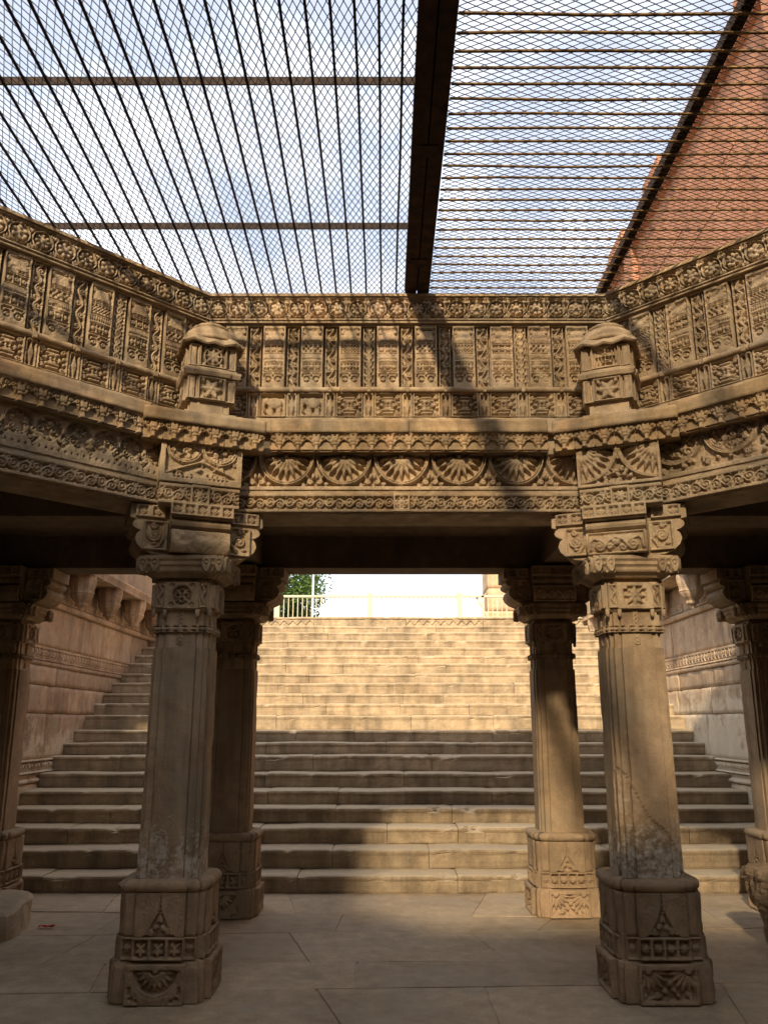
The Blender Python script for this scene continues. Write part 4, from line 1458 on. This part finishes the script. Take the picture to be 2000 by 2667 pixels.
# ------------------------------------------------------------------ walls beside the stairs
WBANDS = {-1: m_wall_band(), 1: m_wall_band()}
ANBS = {q: [m_animal_band(.60, .160, s_ + q) for s_ in (2, 5)] for q in (-1, 1)}
def wall_block(W, H, seed, res=.05, rough=.006):
    r = Relief(W - .006, H - .006, res, 0)
    rs = np.random.RandomState(seed)
    d = np.minimum(np.minimum(r.U + W / 2, W / 2 - r.U), np.minimum(r.V, H - r.V))
    r.h = rough * (vnoise(r.h.shape, 3, rs) - .5) * 2 + rough * (vnoise(r.h.shape, 1.4, rs) - .5) - .0025 * np.exp(-np.clip(d, 0, 1) / .012)
    return r.mesh('wall_stone', .05)

CORB = lathe([(.012, 0), (.020, .03), (.045, .05), (.075, .062), (.082, .080), (.072, .098), (.080, .112), (.118, .150), (.140, .185), (.150, .215), (.158, .222), (.150, .232), (.148, .26), (.168, .33), (.175, .40), (.17, .41), (.17, .45)], 32, 8, .06, False, name='corbel')
CORB2 = CORB.copy()
for side in (-1, 1):
    X = side * 4.12
    rz = PI / 2 if side < 0 else -PI / 2
    f = 1 if side < 0 else -1
    w = empty('stair_wall', (X, 8.3, 0), rz)
    tag(w, {-1: 'pinkish stone stair wall with hanging lotus corbels, beside the pillar with white bloom', 1: 'lime-stained stone stair wall with lotus corbels, behind the rough boulder'}[side], 'wall')
    # core
    y_in = .03
    obj('wall_core', box_mesh('core', [(0, 8.9, y_in + .02, .55, -.2, 3.42)] if f > 0 else [(-8.9, 0, y_in + .02, .55, -.2, 3.42)]), M_WALL, w)
    def put(name, me, u, z, mat=M_WALL if side < 0 else M_WALL_LIME, d=0.0):
        return obj(name, me, mat, w, (f * u, d, z))
    rw = random.Random(side + 31)
    sd = 100 + side * 50
    for z0, z1 in ((.0, .44), (.44, .87), (1.14, 1.67), (1.67, 2.0), (2.0, 2.23), (2.46, 2.955), (3.03, 3.42)):
        u = 0
        while u < 8.8:
            L = rw.uniform(.8, 1.7) if z1 - z0 < .45 else rw.uniform(1.0, 2.2)
            L = min(L, 8.85 - u)
            if L < .3: break
            sd += 1
            put('wall_stone', wall_block(L, z1 - z0, sd), u + L / 2, z0 + .003, d=rw.uniform(-.006, .006))
            u += L
    # animal frieze with mouldings, only along the foot of the stairs
    for q in range(5): put('animal_band', ANBS[side][q % 2], .32 + .605 * q, .985, d=-.030)
    r = Relief(3.05, .10, .02, 0); r.h += .020 * np.sin(r.V / .10 * PI * 2.2); r.wear(.008, 0)
    put('moulding', r.mesh('moulding', .06), 1.53, .880, d=-.012)
    put('moulding', box_mesh('moulding', [(-1.5, 1.5, -.02, .05, 0, .003)]), 1.53, 1.1415)
    # leaf band
    for q in range(18): put('leaf_band', WBANDS[side], .3 + .443 * q, 2.292, d=-.022)
    r = Relief(8.2, .060, .02, 0); r.h += .014 * np.sin(r.V / .06 * PI); r.wear(.005, 0)
    put('moulding', r.mesh('moulding', .06), 4.2, 2.231, d=-.006)
    # string course, corbels, slab
    r = Relief(8.8, .072, .02, 0); r.h += .012 * np.sin(r.V / .072 * PI); r.wear(.004, 0)
    put('string_course', r.mesh('string', .06), 4.4, 2.957, d=-.030)
    for q in range(9):
        r = Relief(.62, .110, .006, 0)
        r.cut(-.28, .28, .018, .092, -.016)
        foliage(r, lambda x, y: .02 < y < .09 and abs(x) < .27, 40, -.002, (.012, .022), .008, 60 + q)
        put('carved_panel', r.wear(.002, 1).mesh('carved_panel', .04), .6 + .92 * q, 3.045, d=-.020)
    for yy in ((10.65, 11.75, 12.95, 14.15, 15.4) if side < 0 else (10.45, 11.95, 13.45, 15.2)):
        put('lotus_corbel', CORB if side < 0 else CORB2, yy - 8.3, 2.965, d=-.20)
    for q in range(5):
        L = 8.8 / 5
        put('ledge_slab', box_mesh('slab', [(-L / 2 + .003, L / 2 - .003, -.34, .30, 0, .115)]), L * (q + .5), 3.422)
        r = Relief(L - .004, .118, .008, 0)
        n_ = int(L / .055)
        for k in range(n_):
            xx = -L / 2 + (k + .5) * L / n_
            r.cutsd(np.maximum(np.abs(r.U - xx) - .011, np.abs(r.V - .040) - .026), -.02)
        r.box(-L, L, .085, .118, .010)
        put('tooth_band', r.wear(.002, 0).mesh('tooth_band', .03), L * (q + .5), 3.418, d=-.372)
    for q in range(6):
        L = 8.8 / 6
        sd += 1
        put('wall_stone', wall_block(L, .50, sd), L * (q + .5), 3.55, d=-.22)
    obj('upper_core', box_mesh('core', [(0, 8.8, -.16, .5, 3.55, 4.04)] if f > 0 else [(-8.8, 0, -.16, .5, 3.55, 4.04)]), M_WALL, w)
# ------------------------------------------------------------------ steel grille over the shaft
def diamond_mesh(x0, x1, y0, y1, wx, wy, z, seed, t=.0035, hz=.0030):
    rs = np.random.RandomState(seed)
    nx, ny = int((x1 - x0) / (wx / 2)), int((y1 - y0) / (wy / 2))
    I, J = np.meshgrid(np.arange(nx + 1), np.arange(ny + 1))
    gx = x0 + I * wx / 2; gy = y0 + J * wy / 2
    gx = gx + rs.normal(0, .0011, gx.shape) + .006 * np.sin(gy * 3.1 + gx * 1.7)
    gy = gy + rs.normal(0, .0011, gy.shape) + .006 * np.sin(gx * 2.3 + 1)
    gz = z + .004 * np.sin(gx * 5.0) * np.sin(gy * 4.1) + rs.normal(0, .0006, gx.shape)
    A, B = [], []
    Pn = np.stack([gx, gy, gz], -1)
    ev = ((I + J) % 2 == 0)
    m1 = ev[:-1, :-1]
    A.append(Pn[:-1, :-1][m1]); B.append(Pn[1:, 1:][m1])
    m2 = ev[:-1, 1:]
    A.append(Pn[:-1, 1:][m2]); B.append(Pn[1:, :-1][m2])
    A, B = np.concatenate(A), np.concatenate(B)
    d = B - A
    d /= np.linalg.norm(d, axis=1)[:, None]
    p = np.stack([-d[:, 1], d[:, 0], np.zeros(len(d))], 1) * (t / 2)
    u = np.zeros_like(p); u[:, 2] = hz / 2
    Vv = np.stack([A - p - u, A + p - u, A + p + u, A - p + u, B - p - u, B + p - u, B + p + u, B - p + u], 1).reshape(-1, 3)
    base = (np.arange(len(A)) * 8)[:, None]
    q = np.array([[0, 1, 5, 4], [1, 2, 6, 5], [2, 3, 7, 6], [3, 0, 4, 7]])
    Fq = (base[:, None, :] + q[None, :, :].repeat(len(A), 0)).reshape(-1, 4)
    return fast_quads('wire_mesh', Vv, Fq)

def bar_mesh(name, L, w, h, axis, n=8, seed=0, wob=.002):
    """slightly bent bar from 0 to L along axis"""
    V, F = [], []
    for i in range(n + 1):
        s_ = L * i / n
        a = wob * math.sin(i * 1.9 + seed) + wob * .6 * math.sin(i * .7 + seed * 3)
        b = wob * .8 * math.sin(i * 1.3 + seed * 2)
        for du, dv in ((-w / 2, -h / 2), (w / 2, -h / 2), (w / 2, h / 2), (-w / 2, h / 2)):
            V.append((s_, du + a, dv + b) if axis == 'x' else (du + a, s_, dv + b))
    for i in range(n):
        for k in range(4):
            j = (k + 1) % 4
            q = (i * 4 + k, i * 4 + j, (i + 1) * 4 + j, (i + 1) * 4 + k)
            F.append(q if axis == 'y' else q[::-1])
    F += [(0, 1, 2, 3), (n * 4 + 3, n * 4 + 2, n * 4 + 1, n * 4)]
    return mesh_from(name, V, F)

GZ = 4.655
gl = empty('steel_grille', (-1.5, 2.0, GZ))
tag(gl, 'rusty steel grille with bars running away from the viewer, against the clouds', 'grille')
BM = [bar_mesh('bar', 7.15, .0130, .010, 'y', 14, s_) for s_ in range(5)]
for k in range(31):
    obj('bar', BM[k % 5], M_BAR, gl, (.0887 - .1101 * k + 1.5, -3.52, -.012))
for yy in (4.735, 3.485, 2.24, 1.0, -.25, -1.4):
    q = empty
    me = mesh_from('angle', *boxes([(-3.4, .165, -.004, .004, .006, .052), (-3.4, .165, .0045, .040, .046, .052)]))
    obj('cross_angle', me, M_BAR, gl, (1.5, yy - 2.0, .002))
me = diamond_mesh(-3.3, .172, -1.5, 5.60, .0385, .083, 0, 3)
o = obj('wire_mesh', me, M_MESH, gl, (1.5, -2.0, .004))
o['kind'] = 'stuff'

gr = empty('steel_grille', (2.0, 2.0, GZ))
tag(gr, 'rusty steel grille with ochre cross bars in front of the red wall', 'grille')
BM = [bar_mesh('bar', 3.2, .013, .008, 'x', 10, s_, .003) for s_ in range(5)]
for k in range(66):
    yy = 5.552 - .1047 * k
    if yy < -1.4: break
    obj('bar', BM[k % 5], M_RBAR, gr, (.335 - 2.0, yy - 2.0, -.010))
me = diamond_mesh(.335, 3.55, -1.5, 5.60, .080, .0385, 0, 8, .0036, .0022)
o = obj('wire_mesh', me, M_MESH, gr, (-2.0, -2.0, .004))
o['kind'] = 'stuff'

bm_ = empty('steel_beam', (.243, 2.0, 4.64))
tag(bm_, 'heavy rust-brown steel beam crossing the sky above the middle bay', 'beam')
obj('bottom_flange', box_mesh('flange', [(-.089, -.004, -3.55, 3.62, 0, .014), (.004, .089, -3.55, 3.62, 0, .014)]), M_BEAM, bm_)
obj('web', box_mesh('web', [(-.022, -.006, -3.55, 3.62, .0145, .078), (.006, .022, -3.55, 3.62, .0145, .078)]), M_BEAM, bm_)
obj('top_flange', box_mesh('flange', [(-.089, .089, -3.55, 3.62, .0785, .090)]), M_BEAM, bm_)
for k in range(6): obj('batten_plate', box_mesh('batten', [(-.06, .06, -.05, .05, -.007, -.001)]), M_BEAM, bm_, (0, 3.1 - 1.15 * k, 0))
b2 = empty('steel_angle', (1.63, 2.0, 4.66))
tag(b2, 'thin rusty steel angle with ragged mesh edge beside the red wall', 'beam')
obj('angle', box_mesh('angle', [(-.030, .026, -3.5, 3.66, .004, .012), (-.030, -.020, -3.5, 3.66, .0125, .06)]), M_BEAM, b2)
rs = random.Random(4)
V, F = [], []
for k in range(320):        # frayed ends of the wire along the angle
    yy = -1.5 + 7.1 * k / 320
    for s_ in (-1, 1):
        L = rs.uniform(.012, .034); q = rs.uniform(-.02, .02)
        x0 = s_ * .026
        b = len(V)
        V += [(x0, yy - 2 - .002, .0), (x0, yy - 2 + .002, .0), (x0 + s_ * L, yy - 2 + q, rs.uniform(-.02, .008)), (x0, yy - 2, .005)]
        F += [(b, b + 1, b + 2), (b + 1, b + 3, b + 2), (b + 3, b, b + 2)]
o = obj('frayed_wire', mesh_from('frayed_wire', V, F), M_BEAM, b2)
o['kind'] = 'stuff'

# ------------------------------------------------------------------ red wall rising above the well
red = empty('red_wall', (4.35, 10.0, 3.58))
tag(red, 'tall red sandstone wall of the well rising beyond the grille', 'wall')
TOPZ = 1.55 + 1.96 * 4.35 - 3.58
obj('wall_core', box_mesh('core', [(.06, .8, -5.5, 5.6, 0, TOPZ - .55)]), M_RED, red)
rw = random.Random(77)
z = 0
sd = 700
while z < TOPZ - .6:
    h = rw.uniform(.42, .62)
    y = -5.5
    while y < 5.5:
        L = min(rw.uniform(.8, 1.7), 5.6 - y)
        if L < .2: break
        sd += 1
        obj('wall_stone', box_mesh('wall_stone', [(0, .055, -L / 2 + .005, L / 2 - .005, .004, h - .004)]), M_RED, red, (rw.uniform(-.008, .008), y + L / 2, z))
        y += L
    z += h
# stepped battlement blocks and a projecting cornice
obj('cornice', box_mesh('cornice', [(-.10, .5, -5.5, 5.6, TOPZ - .54, TOPZ - .40)]), M_RED, red)
y = -5.5
while y < 5.4:
    L = rw.uniform(.5, 1.1); h = rw.uniform(.30, .62)
    L = min(L, 5.6 - y)
    sd += 1
    obj('coping_stone', box_mesh('coping', [(-.05, .45, y + .004, y + L - .004, TOPZ - .398, TOPZ - .4 + h)]), M_RED, red)
    y += L
# pilasters and a projecting balcony that throw shade on the wall
for y in (-2.6, 2.9):
    obj('pilaster', box_mesh('pilaster', [(-.09, .04, y - .22, y + .22, .8, TOPZ - .545)]), M_RED, red)
obj('string_course', box_mesh('string', [(-.22, .04, -5.5, 5.6, 3.0, 3.16)]), M_RED, red)

# ------------------------------------------------------------------ top of the stairs: railing, gatehouse, tree, lamp pole
zr = 3.585
rl = empty('railing', (0, 19.0, zr))
tag(rl, 'cream painted metal railing along the top of the stairs', 'railing')
obj('top_rail', box_mesh('rail', [(-4.6, 2.9, -.03, .03, .80, .85)]), M_RAIL, rl)
obj('bottom_rail', box_mesh('rail', [(-4.6, 2.9, -.02, .02, .08, .11)]), M_RAIL, rl)
POST = box_mesh('post', [(-.055, .055, -.055, .055, -.02, .90)])
for x in (-4.55, -2.46, -.33, 1.74): obj('post', POST, M_RAIL, rl, (x, 0, 0))
BAL = box_mesh('baluster', [(-.009, .009, -.009, .009, .105, .805)])
x = -4.45
while x < 2.85:
    obj('baluster', BAL, M_RAIL, rl, (x, .0, 0))
    x += .107
br = obj('brace', box_mesh('brace', [(-.02, .02, -.02, .02, 0, .80)]), M_RAIL, rl, (2.52, .05, .1), rot=(0, rad(-28), 0))
obj('post', box_mesh('post', [(-.03, .03, -.03, .03, -.02, .84)]), M_RAIL, rl, (2.28, 0, 0))

gh = empty('gatehouse', (4.2, 20.6, zr))
tag(gh, 'pale stone gatehouse corner with stepped base moulding at the stair top', 'building')
obj('wall', box_mesh('wall', [(-1.62, 3.0, -.55, .62, .62, 6.0)]), M_PINK, gh)
lev = [(0, 1.84), (.28, 1.84), (.28, 1.80), (.33, 1.86), (.40, 1.88), (.46, 1.82), (.48, 1.76), (.55, 1.78), (.60, 1.72), (.62, 1.62)]
V, F = [], []
for z, q in lev:
    e = q - 1.62
    V += [(-1.62 - e, -.55 - e, z), (3.0 + e, -.55 - e, z), (3.0 + e, .62 + e, z), (-1.62 - e, .62 + e, z)]
for i in range(len(lev) - 1):
    for k in range(4):
        j = (k + 1) % 4
        F.append((i * 4 + k, i * 4 + j, (i + 1) * 4 + j, (i + 1) * 4 + k))
F.append((len(lev) * 4 - 4, len(lev) * 4 - 3, len(lev) * 4 - 2, len(lev) * 4 - 1))
obj('base_moulding', mesh_from('base', V, F), M_PINK, gh)
sd = 900
z = .63
while z < 5.5:
    y = -.55
    sd += 1
    obj('wall_stone', wall_block(2.3, .55, sd, .1, .004), M_PINK, gh, (-.47, -.58, z)); sd += 1
    obj('wall_stone', wall_block(2.3, .55, sd, .1, .004), M_PINK, gh, (1.84, -.58, z)); sd += 1
    obj('wall_stone', wall_block(1.16, .55, sd, .1, .004), M_PINK, gh, (-1.65, .035, z), -PI / 2)
    z += .552
obj('roof_slab', box_mesh('roof', [(-1.9, 3.3, -.85, .95, 6.01, 6.2)]), M_PINK, gh)

# tree beyond the railing
tr = empty('broadleaf_tree', (-3.85, 25.0, zr))
tag(tr, 'green leafy tree behind the cream railing', 'tree')
rt = random.Random(9)
def tube(path, rads, n=8):
    V, F = [], []
    for i, p in enumerate(path):
        p = Vector(p)
        d = (Vector(path[min(i + 1, len(path) - 1)]) - Vector(path[max(i - 1, 0)])).normalized()
        a = d.orthogonal().normalized(); b = d.cross(a)
        for k in range(n):
            t = 2 * PI * k / n
            V.append(tuple(p + (a * math.cos(t) + b * math.sin(t)) * rads[i]))
    for i in range(len(path) - 1):
        for k in range(n):
            j = (k + 1) % n
            F.append((i * n + k, i * n + j, (i + 1) * n + j, (i + 1) * n + k))
    return V, F
parts = [tube([(0, 0, 0), (.05, .0, .6), (-.02, .05, 1.2), (.1, 0, 1.9)], [.17, .14, .12, .09])]
tips = []
for k in range(13):
    a = k * 2.4; zb = .7 + .1 * k
    L = rt.uniform(1.0, 1.7)
    e = Vector((math.cos(a) * L, math.sin(a) * L, zb + rt.uniform(.4, 1.0)))
    m_ = Vector((math.cos(a) * L * .5, math.sin(a) * L * .5, zb + .25))
    parts.append(tube([(0.03, 0.02, zb), tuple(m_), tuple(e)], [.06, .04, .015], 6))
    tips += [e, m_.lerp(e, .5), m_]
    for q in range(4):
        d = Vector((rt.uniform(-.6, .6), rt.uniform(-.6, .6), rt.uniform(-.3, .6)))
        parts.append(tube([tuple(e), tuple(e + d * .6), tuple(e + d)], [.015, .01, .005], 4))
        tips += [e + d, e + d * .5]
obj('trunk', mesh_from('trunk', *merge(*parts), smooth=True), M_BARK, tr)
V, F = [], []
for t in tips:
    for _ in range(120):
        c = t + Vector((rt.gauss(0, .22), rt.gauss(0, .22), rt.gauss(0, .17)))
        s_ = rt.uniform(.05, .10)
        d = Vector((rt.uniform(-1, 1), rt.uniform(-1, 1), rt.uniform(-.9, .4))).normalized()
        w = d.orthogonal().normalized() * s_ * .45
        b = len(V)
        V += [tuple(c), tuple(c + d * s_ * .6 + w), tuple(c + d * s_ * 1.4), tuple(c + d * s_ * .6 - w)]
        F.append((b, b + 1, b + 2, b + 3))
o = obj('crown', mesh_from('crown', V, F), M_LEAF, tr)
lp = empty('lamp_pole', (-1.93, 22.3, zr))
tag(lp, 'thin pale grey pole beside the green tree behind the railing', 'pole')
obj('pole', lathe([(.06, 0), (.06, .1), (.032, .12), (.028, 5.0)], 12, name='pole'), M_POLE, lp)

# ------------------------------------------------------------------ loose things on the floor
def rock(name, hx0, hx1, hy, H, seed, n=20, m=26, rough=.10):
    """standing rough stone, narrower at the foot"""
    V, F = [], []
    for i in range(n + 1):
        t = i / n
        for k in range(m):
            a = 2 * PI * k / m
            hx = hx0 + (hx1 - hx0) * (t ** .7)
            c, s_ = math.cos(a), math.sin(a)
            q = (abs(c) ** 5 + abs(s_) ** 5) ** (-1 / 5)
            x, y, z = hx * q * c, hy * q * s_, H * t
            w = 1 + rough * n3(x, y, z, 4, seed) + rough * .5 * n3(x, y, z * .4, 14, seed) + rough * .25 * n3(x, y, z, 30, seed)
            if t > .93: w *= 1 - (t - .93) * .9
            V.append((x * w, y * w, z + (rough * .3 * n3(x, y, 0, 5, seed) if t > .5 else 0)))
    for i in range(n):
        for k in range(m):
            j = (k + 1) % m
            F.append((i * m + k, i * m + j, (i + 1) * m + j, (i + 1) * m + k))
    b = len(V)
    V.append((0, 0, H)); F += [(n * m + k, n * m + (k + 1) % m, b) for k in range(m)]
    F.append(tuple(range(m - 1, -1, -1)))
    return mesh_from(name, V, F)
o = obj('boulder', rock('boulder', .25, .38, .32, .54, 3.0, 26, 40, .16), M_ROCK, None, (3.02, 6.40, -.01), rad(-8))
tag(o, 'rough hewn boulder narrowing to its foot, at the picture edge', 'stone')
o = obj('stone_block', rock('stone_block', .52, .50, .50, .21, 8.0, 8, 40, .05), M_FLOOR, None, (-3.32, 7.0, -.01), rad(12))
tag(o, 'low grey stone block lying by the shaded pillar at the edge', 'stone block')
o = obj('broken_stone', rock('broken_stone', .17, .16, .06, .085, 5.0, 6, 24, .08), M_STEP, None, (2.72, 8.30, -.005), rad(4))
tag(o, 'small broken stone leaning on the lowest step near the boulder', 'stone')
V, F = [], []
for i in range(7):
    for j in range(4):
        V.append((-.06 + .02 * i, -.018 + .012 * j + .010 * math.sin(i * 1.3), .004 + .016 * abs(math.sin(i * 1.1 + j * .9))))
for i in range(6):
    for j in range(3): F.append((i * 4 + j, (i + 1) * 4 + j, (i + 1) * 4 + j + 1, i * 4 + j + 1))
o = obj('cloth_scrap', mesh_from('scrap', V, F), M_REDCLOTH, None, (-2.64, 7.07, .002), rad(8))
tag(o, 'tiny crumpled red scrap of cloth on the floor slabs', 'scrap')
